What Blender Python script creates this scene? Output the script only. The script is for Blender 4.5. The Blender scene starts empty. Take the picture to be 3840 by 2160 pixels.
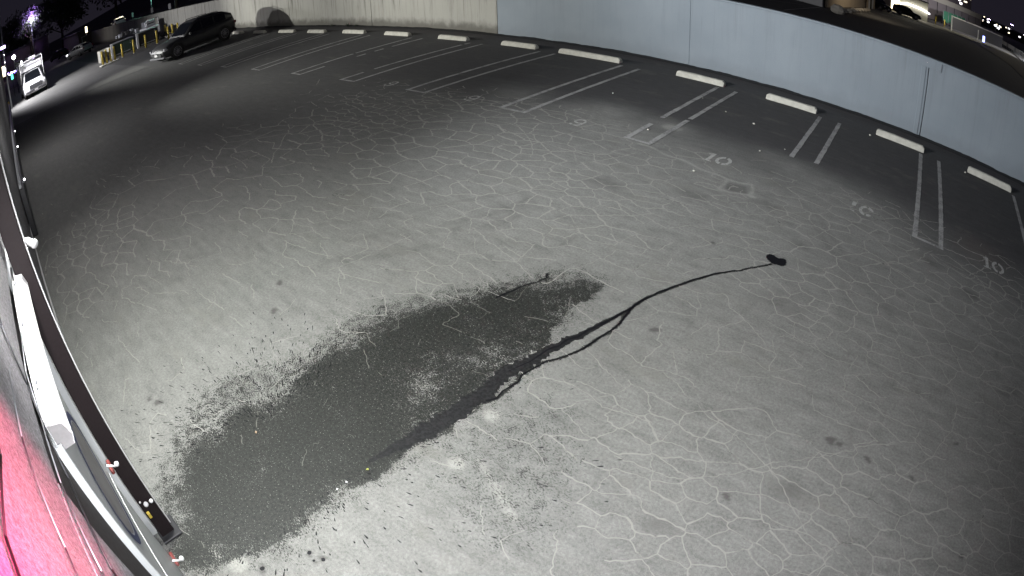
import bpy, bmesh, math, random
import numpy as np
from mathutils import Vector, Matrix
random.seed(7); rng = np.random.default_rng(7)
R = math.radians
S = bpy.context.scene
COL = S.collection

# ------------------------------------------------------------------ camera
# X runs along the boundary wall, Y towards it, the camera hangs on the shop front 3.6 m up
cd = bpy.data.cameras.new('camera'); cam = bpy.data.objects.new('camera', cd); COL.objects.link(cam)
S.camera = cam
cd.type = 'PANO'; cd.sensor_fit = 'HORIZONTAL'; cd.sensor_width = 36.0; cd.clip_start = 0.02; cd.clip_end = 3000
try: S.render.engine = 'CYCLES'
except Exception: pass
def setcam(n, v):
    for tgt, nm in ((cd, n), (getattr(cd, 'cycles', None), n)):
        if tgt is not None and hasattr(tgt, nm):
            setattr(tgt, nm, v); return True
    print('no cam prop', n); return False
setcam('panorama_type', 'FISHEYE_LENS_POLYNOMIAL')
setcam('fisheye_polynomial_k0', 0.0); setcam('fisheye_polynomial_k1', -0.0455914); setcam('fisheye_polynomial_k2', 0.0)
setcam('fisheye_polynomial_k3', -1.46964e-05); setcam('fisheye_polynomial_k4', 0.0); setcam('fisheye_fov', R(175))
Mc = [[0.7667433, 0.3411209, -0.543821], [0.6414246, -0.4414864, 0.6274267], [-0.0260612, -0.8298954, -0.5573101]]
cam.matrix_world = Matrix([[r[0], -r[1], -r[2], t] for r, t in zip(Mc, (0, 0, 3.6))] + [[0, 0, 0, 1]])

# ------------------------------------------------------------------ night sky
W = bpy.data.worlds.new('World'); S.world = W; W.use_nodes = True
nt = W.node_tree; bg = nt.nodes['Background']
tc = nt.nodes.new('ShaderNodeTexCoord'); sx = nt.nodes.new('ShaderNodeSeparateXYZ'); cr = nt.nodes.new('ShaderNodeValToRGB')
nt.links.new(tc.outputs['Generated'], sx.inputs[0]); nt.links.new(sx.outputs['Z'], cr.inputs[0])
cr.color_ramp.elements[0].position = 0.0; cr.color_ramp.elements[0].color = (0.0125, 0.0110, 0.0165, 1)
cr.color_ramp.elements[1].position = 0.5; cr.color_ramp.elements[1].color = (0.007, 0.0065, 0.0145, 1)
nt.links.new(cr.outputs[0], bg.inputs[0]); bg.inputs[1].default_value = 1.0

# ------------------------------------------------------------------ lamps
def spot(name, loc, tgt, energy, ang, col=(1, 1, 1), blend=1.0, size=0.05):
    l = bpy.data.lights.new(name, 'SPOT'); l.energy = energy; l.color = col; l.spot_size = R(ang); l.spot_blend = blend
    l.shadow_soft_size = size; o = bpy.data.objects.new(name, l); COL.objects.link(o); o.location = loc
    o.rotation_euler = (Vector(tgt) - Vector(loc)).to_track_quat('-Z', 'Y').to_euler(); return o
def point(name, loc, energy, col=(1, 1, 1), size=0.05):
    l = bpy.data.lights.new(name, 'POINT'); l.energy = energy; l.color = col; l.shadow_soft_size = size
    o = bpy.data.objects.new(name, l); COL.objects.link(o); o.location = loc; return o
NEUT = (1.0, 1.0, 0.95); COOL = (0.93, 0.96, 1.0)
spot('camera_led_light', (-0.05, 0.03, 3.52), (-3.0, 3.9, 0), 1220, 138, (0.95, 0.96, 1.0), 1.0, 0.03)
spot('shop_front_flood_light', (-3.9, 0.25, 4.5), (-4.4, 2.2, 0), 1500, 122, (0.97, 1.0, 0.95), 1.0, 0.06)
spot('wall_flood_light_near', (-9.5, -0.1, 4.1), (0.5, 15.3, 5.2), 7800, 84, COOL, 0.9, 0.10)
spot('wall_flood_light_mid', (-22.0, -0.1, 4.1), (-13.0, 15.3, 5.0), 7200, 80, NEUT, 0.9, 0.10)
spot('wall_flood_light_far', (-36.0, -0.1, 4.1), (-27.0, 15.3, 4.2), 8300, 76, NEUT, 0.8, 0.10)
spot('entrance_flood_light', (-45.2, -0.05, 4.75), (-44.0, 5.5, 0.0), 6000, 125, (0.97, 0.96, 1.0), 0.7, 0.12)
spot('added_drive_fill_near', (-9.5, -0.15, 4.7), (-9.5, 6.0, 0.0), 420, 165, (1.0, 0.98, 0.97), 1.0, 0.15)  # added filler for the dark drive near the post, not a known flood
spot('added_drive_fill', (-20.0, -0.15, 4.7), (-20.0, 6.0, 0.0), 700, 165, (1.0, 0.98, 0.97), 1.0, 0.15)  # second added filler, lifting the dark ground farther left
spot('red_status_light', (-0.2, 0.22, 3.35), (-0.47, -0.32, 3.08), 330.0, 75, (1.0, 0.06, 0.20), 0.2, 0.01)
spot('added_stucco_fill', (0.08, 0.10, 3.7), (-2.0, -0.32, 2.75), 45, 60, (1.0, 0.97, 0.96), 1.0, 0.01)  # added white fill on the stucco, standing in for LED spill
spot('sign_light', (-2.1, -0.12, 3.75), (-2.5, -0.30, 2.4), 300, 100, (1.0, 0.98, 0.98), 0.9, 0.03)
spot('added_facade_wash', (-5.2, 0.02, 4.4), (-16.0, -0.34, 2.3), 2200, 48, (1.0, 1.0, 0.98), 1.0, 0.05)  # added wash to brighten the far shop front

S.view_settings.view_transform = 'Standard'; S.view_settings.look = 'None'
S.view_settings.exposure = 0.0; S.view_settings.gamma = 1.0; S.view_settings.use_curve_mapping = False
S.cycles.max_bounces = 6; S.cycles.sample_clamp_indirect = 3.0

# ------------------------------------------------------------------ material helpers
class N:
    def __init__(s, name):
        s.m = bpy.data.materials.new(name); s.m.use_nodes = True; s.t = s.m.node_tree
        s.b = s.t.nodes['Principled BSDF']; s.out = s.t.nodes['Material Output']
    def n(s, typ, **kw):
        x = s.t.nodes.new(typ)
        for k, v in kw.items(): setattr(x, k, v)
        return x
    def l(s, a, b): s.t.links.new(a, b)
    def val(s, x, sock):
        if isinstance(x, (int, float)): sock.default_value = x
        elif isinstance(x, (tuple, list)): sock.default_value = (*x, 1) if len(x) == 3 and sock.type == 'RGBA' else x
        else: s.l(x, sock)
    def math(s, op, a, b=0.0, c=None, clamp=False):
        x = s.n('ShaderNodeMath', operation=op, use_clamp=clamp); s.val(a, x.inputs[0]); s.val(b, x.inputs[1])
        if c is not None: s.val(c, x.inputs[2])
        return x.outputs[0]
    def rng(s, v, a, b, c=0.0, d=1.0):
        x = s.n('ShaderNodeMapRange', interpolation_type='SMOOTHSTEP'); s.val(v, x.inputs[0])
        for i, q in enumerate((a, b, c, d)): s.val(q, x.inputs[i + 1])
        return x.outputs[0]
    def mix(s, f, a, b, mode='MIX'):
        x = s.n('ShaderNodeMix', data_type='RGBA', blend_type=mode); s.val(f, x.inputs[0]); s.val(a, x.inputs[6]); s.val(b, x.inputs[7])
        return x.outputs[2]
    def coord(s, scale=(1, 1, 1), rot=(0, 0, 0), src='Object'):
        t = s.n('ShaderNodeTexCoord'); m = s.n('ShaderNodeMapping'); m.inputs[3].default_value = scale; m.inputs[2].default_value = rot
        s.l(t.outputs[src], m.inputs[0]); return m.outputs[0]
    def noise(s, v, scale, detail=4, rough=0.55, dist=0.0):
        x = s.n('ShaderNodeTexNoise'); s.l(v, x.inputs['Vector']); x.inputs['Scale'].default_value = scale
        x.inputs['Detail'].default_value = detail; x.inputs['Roughness'].default_value = rough; x.inputs['Distortion'].default_value = dist
        return x.outputs['Fac']
    def vor(s, v, scale, feat='DISTANCE_TO_EDGE', out='Distance', rnd=1.0):
        x = s.n('ShaderNodeTexVoronoi', feature=feat); s.l(v, x.inputs['Vector']); x.inputs['Scale'].default_value = scale
        x.inputs['Randomness'].default_value = rnd; return x.outputs[out]
    def bump(s, h, strength=0.3, dist=0.01):
        x = s.n('ShaderNodeBump'); x.inputs['Strength'].default_value = strength; x.inputs['Distance'].default_value = dist
        s.l(h, x.inputs['Height']); s.l(x.outputs[0], s.b.inputs['Normal'])
    def set(s, col=None, rough=None, metal=None, spec=None):
        if col is not None: s.val(col, s.b.inputs['Base Color'])
        if rough is not None: s.val(rough, s.b.inputs['Roughness'])
        if metal is not None: s.val(metal, s.b.inputs['Metallic'])
        if spec is not None: s.val(spec, s.b.inputs['Specular IOR Level'])
        return s.m

def simple(name, col, rough=0.6, metal=0.0, var=0.25, scale=6.0, bump=0.0, spec=0.5):
    m = N(name); c = m.coord(); n = m.noise(c, scale, 5); n2 = m.noise(c, scale * 9, 3)
    f = m.math('MULTIPLY_ADD', n, var * 1.4, m.math('MULTIPLY_ADD', n2, var * 0.6, 1.0 - var))
    x = m.n('ShaderNodeVectorMath', operation='SCALE'); x.inputs[0].default_value = col[:3]; m.l(f, x.inputs['Scale'])
    m.set(x.outputs[0], m.math('MULTIPLY_ADD', n2, 0.2, max(rough - 0.1, 0.02)), metal, spec)
    if bump: m.bump(n2, bump, 0.004)
    return m.m
def emit(name, col, strength):
    m = N(name); m.set((0.02, 0.02, 0.02), 0.4); m.b.inputs['Emission Color'].default_value = (*col, 1)
    m.b.inputs['Emission Strength'].default_value = strength; return m.m

M = {}
M['white_paint'] = simple('white_vehicle_paint', (0.75, 0.75, 0.77), 0.3, 0, 0.08, 2)
M['silver_paint'] = simple('silver_vehicle_paint', (0.33, 0.34, 0.36), 0.35, 0.3, 0.08, 2)
M['dark_paint'] = simple('charcoal_vehicle_paint', (0.028, 0.028, 0.031), 0.48, 0.1, 0.15, 2)
M['black_paint'] = simple('dark_green_vehicle_paint', (0.008, 0.012, 0.010), 0.3, 0.2, 0.15, 2)
M['glass'] = simple('tinted_window_glass', (0.006, 0.007, 0.009), 0.08, 0, 0.05, 2, spec=0.7)
M['trim'] = simple('black_plastic_trim', (0.02, 0.02, 0.022), 0.55)
M['grille_metal'] = simple('grey_grille_metal', (0.13, 0.13, 0.14), 0.4, 0.5)
M['rubber'] = simple('tyre_rubber', (0.018, 0.018, 0.018), 0.8)
M['rim'] = simple('alloy_rim_metal', (0.3, 0.3, 0.32), 0.35, 0.6)
M['lens'] = simple('clear_lamp_lens', (0.42, 0.42, 0.45), 0.2)
M['redlens'] = emit('red_lamp_lens', (0.5, 0.03, 0.05), 0.03)
M['redglow'] = emit('red_glow', (1.0, 0.10, 0.14), 2.2)
M['yellow'] = simple('yellow_bollard_paint', (0.62, 0.47, 0.07), 0.5, 0, 0.25, 12)
M['white_metal'] = simple('white_painted_metal', (0.7, 0.7, 0.7), 0.45, 0, 0.12, 8)
M['grey_metal'] = simple('galvanised_grey_metal', (0.32, 0.33, 0.35), 0.45, 0.4, 0.2, 8)
M['dark_metal'] = simple('dark_painted_metal', (0.03, 0.03, 0.033), 0.5, 0.1, 0.25, 8)
M['green_metal'] = simple('green_cabinet_paint', (0.035, 0.065, 0.05), 0.5, 0, 0.2, 5)
M['maroon'] = simple('dark_maroon_painted_steel', (0.008, 0.003, 0.004), 0.7, 0, 0.3, 6)
M['stop_concrete'] = simple('cast_concrete_wheel_stop', (0.50, 0.49, 0.43), 0.9, 0, 0.5, 7, 0.5)
M['plate'] = simple('licence_plate_white', (0.7, 0.7, 0.7), 0.5)
M['bark'] = simple('tree_bark', (0.08, 0.065, 0.05), 0.9, 0, 0.4, 8)
M['leaf_dark'] = simple('dark_tree_leaves', (0.05, 0.065, 0.04), 0.7, 0, 0.5, 0.8)
M['leaf_green'] = simple('green_tree_leaves', (0.06, 0.12, 0.045), 0.7, 0, 0.5, 0.8)
M['rock'] = simple('pale_boulder_stone', (0.34, 0.32, 0.29), 0.9, 0, 0.4, 3, 0.6)
M['tan'] = simple('tan_stucco_render', (0.40, 0.33, 0.25), 0.9, 0, 0.2, 1.5, 0.2)
M['green_cloth'] = simple('green_mesh_screen_cloth', (0.03, 0.16, 0.09), 0.8, 0, 0.3, 3)
M['blue_ring'] = simple('navy_blue_print', (0.025, 0.035, 0.12), 0.5)
M['print_grey'] = simple('faded_grey_print', (0.26, 0.25, 0.25), 0.6, 0, 0.6, 5)
M['sign_white'] = simple('white_sign_enamel', (0.60, 0.62, 0.62), 0.35, 0, 0.12, 3)
M['red_plastic'] = simple('dull_red_plastic', (0.20, 0.045, 0.04), 0.5, 0, 0.4, 20)
M['gravel_soil'] = simple('dry_yellow_soil', (0.20, 0.17, 0.10), 0.95, 0, 0.4, 2, 0.4)
E = {}
E['violet'] = emit('violet_led', (0.62, 0.45, 1.0), 30); E['violet_soft'] = emit('violet_led_bulb', (0.32, 0.20, 1.0), 6)
E['white'] = emit('white_led', (0.95, 0.95, 1.0), 18); E['warm'] = emit('warm_lamp', (1.0, 0.86, 0.55), 6)
E['city'] = emit('distant_city_window', (1.0, 0.86, 0.62), 3.5); E['teal'] = emit('teal_signal', (0.1, 0.9, 0.6), 3)
E['blue'] = emit('blue_lamp', (0.25, 0.3, 1.0), 6); E['shop'] = emit('lit_shop_fascia', (0.98, 0.95, 1.0), 4)

# ------------------------------------------------------------------ mesh helpers
class MB:
    def __init__(s): s.v = []; s.f = []; s.sm = []
    def add(s, vs, fs, smooth=False):
        o = len(s.v); s.v += [tuple(v) for v in vs]; s.f += [tuple(i + o for i in f) for f in fs]; s.sm += [smooth] * len(fs); return s
    def box(s, x0, x1, y0, y1, z0, z1, bev=0.0):
        if bev <= 0:
            v = [(x, y, z) for z in (z0, z1) for x, y in ((x0, y0), (x1, y0), (x1, y1), (x0, y1))]
            return s.add(v, [(3, 2, 1, 0), (4, 5, 6, 7), (0, 1, 5, 4), (1, 2, 6, 5), (2, 3, 7, 6), (3, 0, 4, 7)])
        bm = bmesh.new(); bmesh.ops.create_cube(bm, size=1.0)
        for q in bm.verts: q.co = Vector(((x0 + x1) / 2 + q.co.x * (x1 - x0), (y0 + y1) / 2 + q.co.y * (y1 - y0), (z0 + z1) / 2 + q.co.z * (z1 - z0)))
        bmesh.ops.bevel(bm, geom=bm.edges[:], offset=bev, segments=1, affect='EDGES')
        bm.verts.index_update(); s.add([q.co for q in bm.verts], [[q.index for q in f.verts] for f in bm.faces]); bm.free(); return s
    def tube(s, p, q, r0, r1=None, n=10, caps=True):
        r1 = r0 if r1 is None else r1; p = Vector(p); q = Vector(q); d = (q - p).normalized()
        a = d.orthogonal().normalized(); b = d.cross(a)
        v = []
        for c, r in ((p, r0), (q, r1)):
            for i in range(n):
                t = 2 * math.pi * i / n; v.append(c + (a * math.cos(t) + b * math.sin(t)) * r)
        f = [(i, (i + 1) % n, n + (i + 1) % n, n + i) for i in range(n)]
        if caps: f += [tuple(range(n - 1, -1, -1)), tuple(range(n, 2 * n))]
        return s.add(v, f, True)
    def path(s, pts, r, n=8):
        for a, b in zip(pts[:-1], pts[1:]): s.tube(a, b, r, r, n)
        return s
    def loft(s, rings, closed=True, caps=True, smooth=False):
        n = len(rings[0]); v = [p for r in rings for p in r]; f = []
        for k in range(len(rings) - 1):
            for i in range(n if closed else n - 1):
                j = (i + 1) % n; f.append((k * n + i, k * n + j, (k + 1) * n + j, (k + 1) * n + i))
        if caps: f += [tuple(range(n - 1, -1, -1)), tuple((len(rings) - 1) * n + i for i in range(n))]
        return s.add(v, f, smooth)
    def prism(s, pts, axis, a, b):
        def mk(p, t): return (p[0], p[1], t) if axis == 'z' else ((p[0], t, p[1]) if axis == 'y' else (t, p[0], p[1]))
        return s.loft([[mk(p, a) for p in pts], [mk(p, b) for p in pts]])
    def ball(s, c, r, seg=12, rings=8, sq=(1, 1, 1)):
        v = [(c[0], c[1], c[2] + r * sq[2])]; f = []
        for k in range(1, rings):
            ph = math.pi * k / rings
            for i in range(seg):
                t = 2 * math.pi * i / seg; v.append((c[0] + r * sq[0] * math.sin(ph) * math.cos(t), c[1] + r * sq[1] * math.sin(ph) * math.sin(t), c[2] + r * sq[2] * math.cos(ph)))
        v.append((c[0], c[1], c[2] - r * sq[2])); L = len(v) - 1
        for i in range(seg):
            j = (i + 1) % seg; f.append((0, 1 + i, 1 + j)); f.append((L, L - seg + j, L - seg + i))
            for k in range(rings - 2): a = 1 + k * seg; f.append((a + i, a + seg + i, a + seg + j, a + j))
        return s.add(v, f, True)
    def mesh(s, name):
        me = bpy.data.meshes.new(name); me.from_pydata(s.v, [], s.f)
        me.polygons.foreach_set('use_smooth', s.sm); me.update()
        bm = bmesh.new(); bm.from_mesh(me); bmesh.ops.recalc_face_normals(bm, faces=bm.faces[:]); bm.to_mesh(me); bm.free()
        return me
    def build(s, name, mat, parent=None, **tags):
        me = s.mesh(name); me.materials.append(mat); o = bpy.data.objects.new(name, me); COL.objects.link(o)
        if parent: o.parent = parent
        for k, v in tags.items(): o[k] = v
        return o
def thing(name, label, cat, loc=(0, 0, 0), rz=0.0, group=None):
    o = bpy.data.objects.new(name, None); COL.objects.link(o); o.location = loc; o.rotation_euler = (0, 0, rz); o.empty_display_size = 0.2
    o['label'] = label; o['category'] = cat
    if group: o['group'] = group
    return o
def dup(root, loc, rz, label, group=None):
    def cp(o, par):
        c = o.copy(); COL.objects.link(c); c.parent = par
        for ch in [q for q in COL.objects if q.parent == o]: cp(ch, c)
        return c
    r = cp(root, None); r.location = loc; r.rotation_euler = (0, 0, rz); r['label'] = label
    if group: r['group'] = group
    return r

# ------------------------------------------------------------------ numeric noise / shape masks for the paving
def vnoise(x, y, s, seed=0):
    r = np.random.default_rng(seed).random((256, 256)); x = x * s + 37.3; y = y * s + 91.7
    xi = np.floor(x).astype(int); yi = np.floor(y).astype(int); fx = x - xi; fy = y - yi
    fx = fx * fx * (3 - 2 * fx); fy = fy * fy * (3 - 2 * fy)
    g = lambda a, b: r[a % 256, b % 256]
    return (g(xi, yi) * (1 - fx) + g(xi + 1, yi) * fx) * (1 - fy) + (g(xi, yi + 1) * (1 - fx) + g(xi + 1, yi + 1) * fx) * fy
def fbm(x, y, s, seed=0, o=4):
    return sum(vnoise(x, y, s * 2 ** k, seed + k) * 0.5 ** k for k in range(o)) / sum(0.5 ** k for k in range(o))
def ss(a, b, v):
    t = np.clip((v - a) / (b - a), 0, 1); return t * t * (3 - 2 * t)
def segd(X, Y, a, b):
    dx, dy = b[0] - a[0], b[1] - a[1]; t = np.clip(((X - a[0]) * dx + (Y - a[1]) * dy) / (dx * dx + dy * dy + 1e-12), 0, 1)
    return np.hypot(X - a[0] - t * dx, Y - a[1] - t * dy), t
def sdf(X, Y, poly):
    d = np.full(X.shape, 1e9); ins = np.zeros(X.shape, bool)
    for a, b in zip(poly, poly[1:] + poly[:1]):
        d = np.minimum(d, segd(X, Y, a, b)[0])
        c = ((a[1] > Y) != (b[1] > Y)) & (X < (b[0] - a[0]) * (Y - a[1]) / (b[1] - a[1] + 1e-12) + a[0]); ins ^= c
    return np.where(ins, -d, d)
WET = [(-3.42,-0.21),(-3.57,-0.05),(-3.78,0.09),(-3.99,0.31),(-4.10,0.51),(-4.12,0.74),(-4.14,0.97),(-4.04,1.14),(-3.97,1.28),(-4.01,1.60),(-4.09,1.94),(-4.16,2.30),(-4.19,2.52),(-4.17,2.82),(-3.98,3.15),(-3.76,3.49),(-3.57,3.82),(-3.42,4.02),(-3.19,4.39),(-3.00,4.63),(-2.81,4.69),(-2.78,4.38),(-2.84,4.12),(-2.80,3.87),(-2.69,3.57),(-2.66,3.27),(-2.68,3.01),(-2.67,2.79),(-2.61,2.60),(-2.63,2.45),(-2.63,2.31),(-2.62,2.11),(-2.66,1.93),(-2.69,1.74),(-2.70,1.53),(-2.73,1.31),(-2.75,1.12),(-2.77,0.93),(-2.77,0.77),(-2.73,0.61),(-2.71,0.47),(-2.80,0.30),(-2.90,0.12),(-2.94,-0.02),(-3.02,-0.23),(-3.20,-0.30)]
DRYISH = [(-3.46,2.81),(-3.24,3.21),(-3.05,3.75),(-2.73,3.68),(-2.66,3.44),(-2.71,3.11),(-2.76,2.82),(-2.74,2.58),(-2.77,2.31),(-2.82,2.09),(-2.94,1.89),(-3.13,1.87),(-3.32,2.02),(-3.44,2.39)]
HALO = [(-3.53,-0.28),(-4.26,0.10),(-4.59,0.42),(-4.81,0.79),(-4.84,1.22),(-4.59,1.69),(-4.39,2.27),(-4.33,2.96),(-3.91,3.65),(-3.57,4.20),(-3.01,4.88),(-2.72,4.90),(-2.68,4.38),(-2.57,3.81),(-2.52,3.20),(-2.43,2.83),(-2.47,2.38),(-2.53,1.55),(-2.60,0.79),(-2.43,0.49),(-3.09,-0.46)]
FAINT = [(-2.69,1.96),(-2.58,2.59),(-2.29,3.19),(-1.91,3.11),(-1.53,2.68),(-1.29,2.23),(-1.25,1.73),(-1.44,1.42),(-1.96,1.47),(-2.30,1.66)]
TRAIL = [(-1.41,6.32,0.021),(-1.55,6.11,0.020),(-1.69,5.91,0.020),(-1.80,5.79,0.022),(-1.93,5.61,0.024),(-2.06,5.35,0.025),(-2.18,5.10,0.027),(-2.28,4.83,0.030),(-2.33,4.59,0.034),(-2.36,4.40,0.036),(-2.41,4.19,0.040),(-2.46,3.98,0.040),(-2.53,3.75,0.048),(-2.59,3.53,0.055),(-2.62,3.38,0.064),(-2.64,3.25,0.070),(-2.69,3.03,0.078),(-2.69,2.82,0.085),(-2.68,2.68,0.096),(-2.71,2.53,0.103),(-2.69,2.33,0.110),(-2.72,2.17,0.127),(-2.75,2.02,0.131),(-2.79,1.79,0.127),(-2.83,1.52,0.124)]
TRAIL2 = [(-2.34,4.46,0.027),(-2.32,4.39,0.025),(-2.30,4.23,0.022),(-2.30,4.09,0.024),(-2.32,3.98,0.022),(-2.35,3.81,0.024),(-2.39,3.61,0.022),(-2.47,3.42,0.018),(-2.53,3.33,0.024),(-2.57,3.15,0.021),(-2.59,3.05,0.025),(-2.55,2.98,0.021),(-2.56,2.84,0.021),(-2.56,2.72,0.025),(-2.60,2.63,0.032)]
TRAIL3 = [(-3.38,4.50,0.021),(-3.34,4.42,0.018),(-3.38,4.30,0.012),(-3.45,4.12,0.018),(-3.48,3.96,0.030),(-3.51,3.81,0.036)]
TRAIL4 = [(-2.81,3.82,0.018),(-2.75,3.67,0.014),(-2.74,3.57,0.018),(-2.67,3.44,0.018)]
TRAIL5 = [(-2.83,3.31,0.011),(-2.79,3.17,0.011),(-2.82,2.97,0.014),(-2.90,2.74,0.014),(-2.85,2.59,0.021),(-2.83,2.38,0.021),(-2.88,2.24,0.021)]
BLOB = [(-1.53,6.47),(-1.51,6.53),(-1.47,6.54),(-1.38,6.50),(-1.31,6.56),(-1.27,6.52),(-1.25,6.45),(-1.25,6.37),(-1.33,6.34),(-1.40,6.33),(-1.45,6.35),(-1.50,6.39)]
TIRES = [[(-7.38,2.09),(-6.44,2.93),(-5.73,3.73),(-5.12,4.53),(-4.64,5.50),(-4.44,7.07),(-4.49,7.85),(-4.97,9.22)],
         [(-6.37,3.80),(-5.80,4.46),(-5.26,5.41),(-4.64,6.36),(-4.42,7.48)],
         [(-5.54,3.28),(-5.01,3.78),(-4.58,4.68),(-4.41,6.05),(-4.67,8.41),(-4.89,9.00)],
         [(-1.5,7.2),(-2.6,7.7),(-4.0,7.9),(-5.6,8.7),(-6.3,10.2)], [(-2.1,8.9),(-1.2,8.1),(-0.4,7.0),(0.0,5.4)]]
TIPY = 8.83

def axis_lines(lo, hi, step, far, flo):
    a = list(np.arange(lo, hi + 1e-6, step)); d = step; x = hi
    while x < far: d = min(d * 1.12, 40); x += d; a.append(x)
    d = step; x = lo
    while x > flo: d = min(d * 1.12, 40); x -= d; a.insert(0, x)
    return np.array(a)
gx = axis_lines(-7.0, 2.6, 0.022, 900, -900); gy = axis_lines(-0.5, 9.8, 0.024, 1300, -60)
GX, GY = np.meshgrid(gx, gy); nx, ny = len(gx), len(gy)
fine = (GX > -9) & (GX < 4) & (GY < 10.5)
wet = np.zeros(GX.shape); trail = np.zeros(GX.shape)
xf, yf = GX[fine], GY[fine]
jx = xf + (fbm(xf, yf, 7, 5) - .5) * 0.16; jy = yf + (fbm(xf, yf, 7, 15) - .5) * 0.16
dw = sdf(jx, jy, WET); dh = sdf(jx, jy, HALO)
# upper (far/left) edge is soft and speckled, lower edge is crisp
soft = ss(-2.6, -3.3, xf) * 1.0
w = np.clip(0.98 - np.clip(dw, -1, 1) / (0.06 + 0.55 * soft), 0, 1) * 0.9 + 0
w = np.where(dw < 0, 0.78 + 0.22 * ss(0, -0.25, dw), w * ss(0.0 + 0.02, -0.0, dw * 0) if False else np.clip(0.72 - dw / (0.05 + 0.42 * soft) * 0.6, 0, 1))
w = np.maximum(w, 0.50 * ss(0.30, -0.32, dh))
sp = np.zeros_like(w)
for a, r in (((-4.45,0.80),.16),((-4.28,0.61),.2),((-4.10,0.60),.25),((-4.62,.87),.10),((-4.3,.35),.12),((-4.04,.36),.2)):
    sp = np.maximum(sp, 0.75 * ss(r, 0, np.hypot(xf - a[0], yf - a[1])))
w = np.maximum(w, sp)
dd = sdf(jx, jy, DRYISH); w = w - 0.55 * (fbm(xf, yf, 3.0, 19) - .30) * (w > .5) - 0.30 * ss(.3, -.1, np.hypot((xf + 3.35) / 1.4, yf - .05)) * ss(.3, .7, fbm(xf, yf, 9, 27)); w = w - 0.27 * ss(0.22, -0.40, dd + .25 * (fbm(xf, yf, 5, 29) - .5)) * (dw < .1)
w = np.maximum(w, 0.37 * ss(0.40, -0.35, sdf(jx, jy, FAINT)))
for P_ in (TRAIL, TRAIL2, TRAIL3, TRAIL4, TRAIL5):
    for a, b in zip(P_[:-1], P_[1:]):
        d, t = segd(xf + (jx - xf) * .25, yf + (jy - yf) * .25, a, b); rr = (a[2] + (b[2] - a[2]) * t) * .50
        w = np.maximum(w, ss(rr + 0.022, rr - 0.008, d) * 1.0)
# drying water pale puddle centre
w = np.clip(w, 0, 1); wet[fine] = w
# cracks stronger in the drive aisle
crack = ss(11.2, 8.2, GY + 2.2 * (fbm(GX, GY, .35, 31) - .5)) * ss(-17, -9, GX) * (0.35 + 0.65 * ss(.34, .55, fbm(GX, GY, .45, 44)))
crack *= 0.25 + 0.75 * ss(1.4, 3.0, GY + 0.45 * GX + 3.2) if False else 1.0
crack *= 1 - 0.75 * ss(2.0, .6, np.hypot((GX + 4.4) / 1.6, (GY - .9) / 1.2))
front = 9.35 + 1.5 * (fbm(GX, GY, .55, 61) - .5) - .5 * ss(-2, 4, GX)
dust = ss(front + 1.5, front - 1.3, GY) * (0.18 + 0.82 * ss(-19, -5, GX - .4 * GY))  # dust thins leftwards, which also paints in the lamps' falloff there
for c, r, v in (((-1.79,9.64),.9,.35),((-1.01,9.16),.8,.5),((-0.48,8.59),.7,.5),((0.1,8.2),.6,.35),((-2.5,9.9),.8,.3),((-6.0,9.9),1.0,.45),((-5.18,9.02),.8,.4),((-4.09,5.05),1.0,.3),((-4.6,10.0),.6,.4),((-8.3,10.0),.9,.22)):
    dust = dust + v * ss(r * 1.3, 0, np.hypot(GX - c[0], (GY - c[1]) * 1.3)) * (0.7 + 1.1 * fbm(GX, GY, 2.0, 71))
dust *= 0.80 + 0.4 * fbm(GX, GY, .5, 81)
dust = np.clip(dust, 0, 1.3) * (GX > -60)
dark = np.zeros(GX.shape)
for T in TIRES:
    for off in (0.0, 0.16):
        for a, b in zip(T[:-1], T[1:]):
            d, t = segd(GX + off * .7, GY + off, a, b); dark = np.maximum(dark, ss(.075, .02, d) * .5 * ss(.30, .62, fbm(GX, GY, 1.2, 91)) * (.4 if len(T) != 5 or T[0][0] < -6 else .22))
for x, y, r in ((0.11,3.93,.055),(0.21,3.93,.035),(0.52,3.90,.04),(1.45,4.59,.03),(1.03,3.91,.03),(-1.97,4.34,.05),(-2.63,0.25,.035),(-2.5,.62,.03),(-2.42,.60,.02),(-2.38,.66,.03),(-5.25,2.15,.05),(-5.7,2.5,.05),
                (-4.95,.42,.05),(-5.1,.36,.035),(-0.47,2.9,.04),(1.8,3.3,.03),(-2.2,6.3,.03)):
    dark = np.maximum(dark, ss(r * 1.25, r * .6, np.hypot(GX - x + .02 * np.sin(GY * 50), GY - y)) * .85)
for x, y, r in ((-1.17,7.06,.3),(0.72,8.14,.3),(-1.0,5.6,.5),(0.3,6.4,.35),(-3.0,7.4,.5),(1.3,6.3,.4),(-0.8,2.4,.25),(-9.36,10.9,.7),(-16.97,11.04,.9),(0.0,3.2,.3),(-4.2,6.9,.5),(-2.0,7.9,.4),(1.5,7.7,.4)):
    dark = np.maximum(dark, ss(r, 0, np.hypot(GX - x, (GY - y) * 1.6)) * .55 * fbm(GX, GY, 5, 95) * 1.5)
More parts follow.
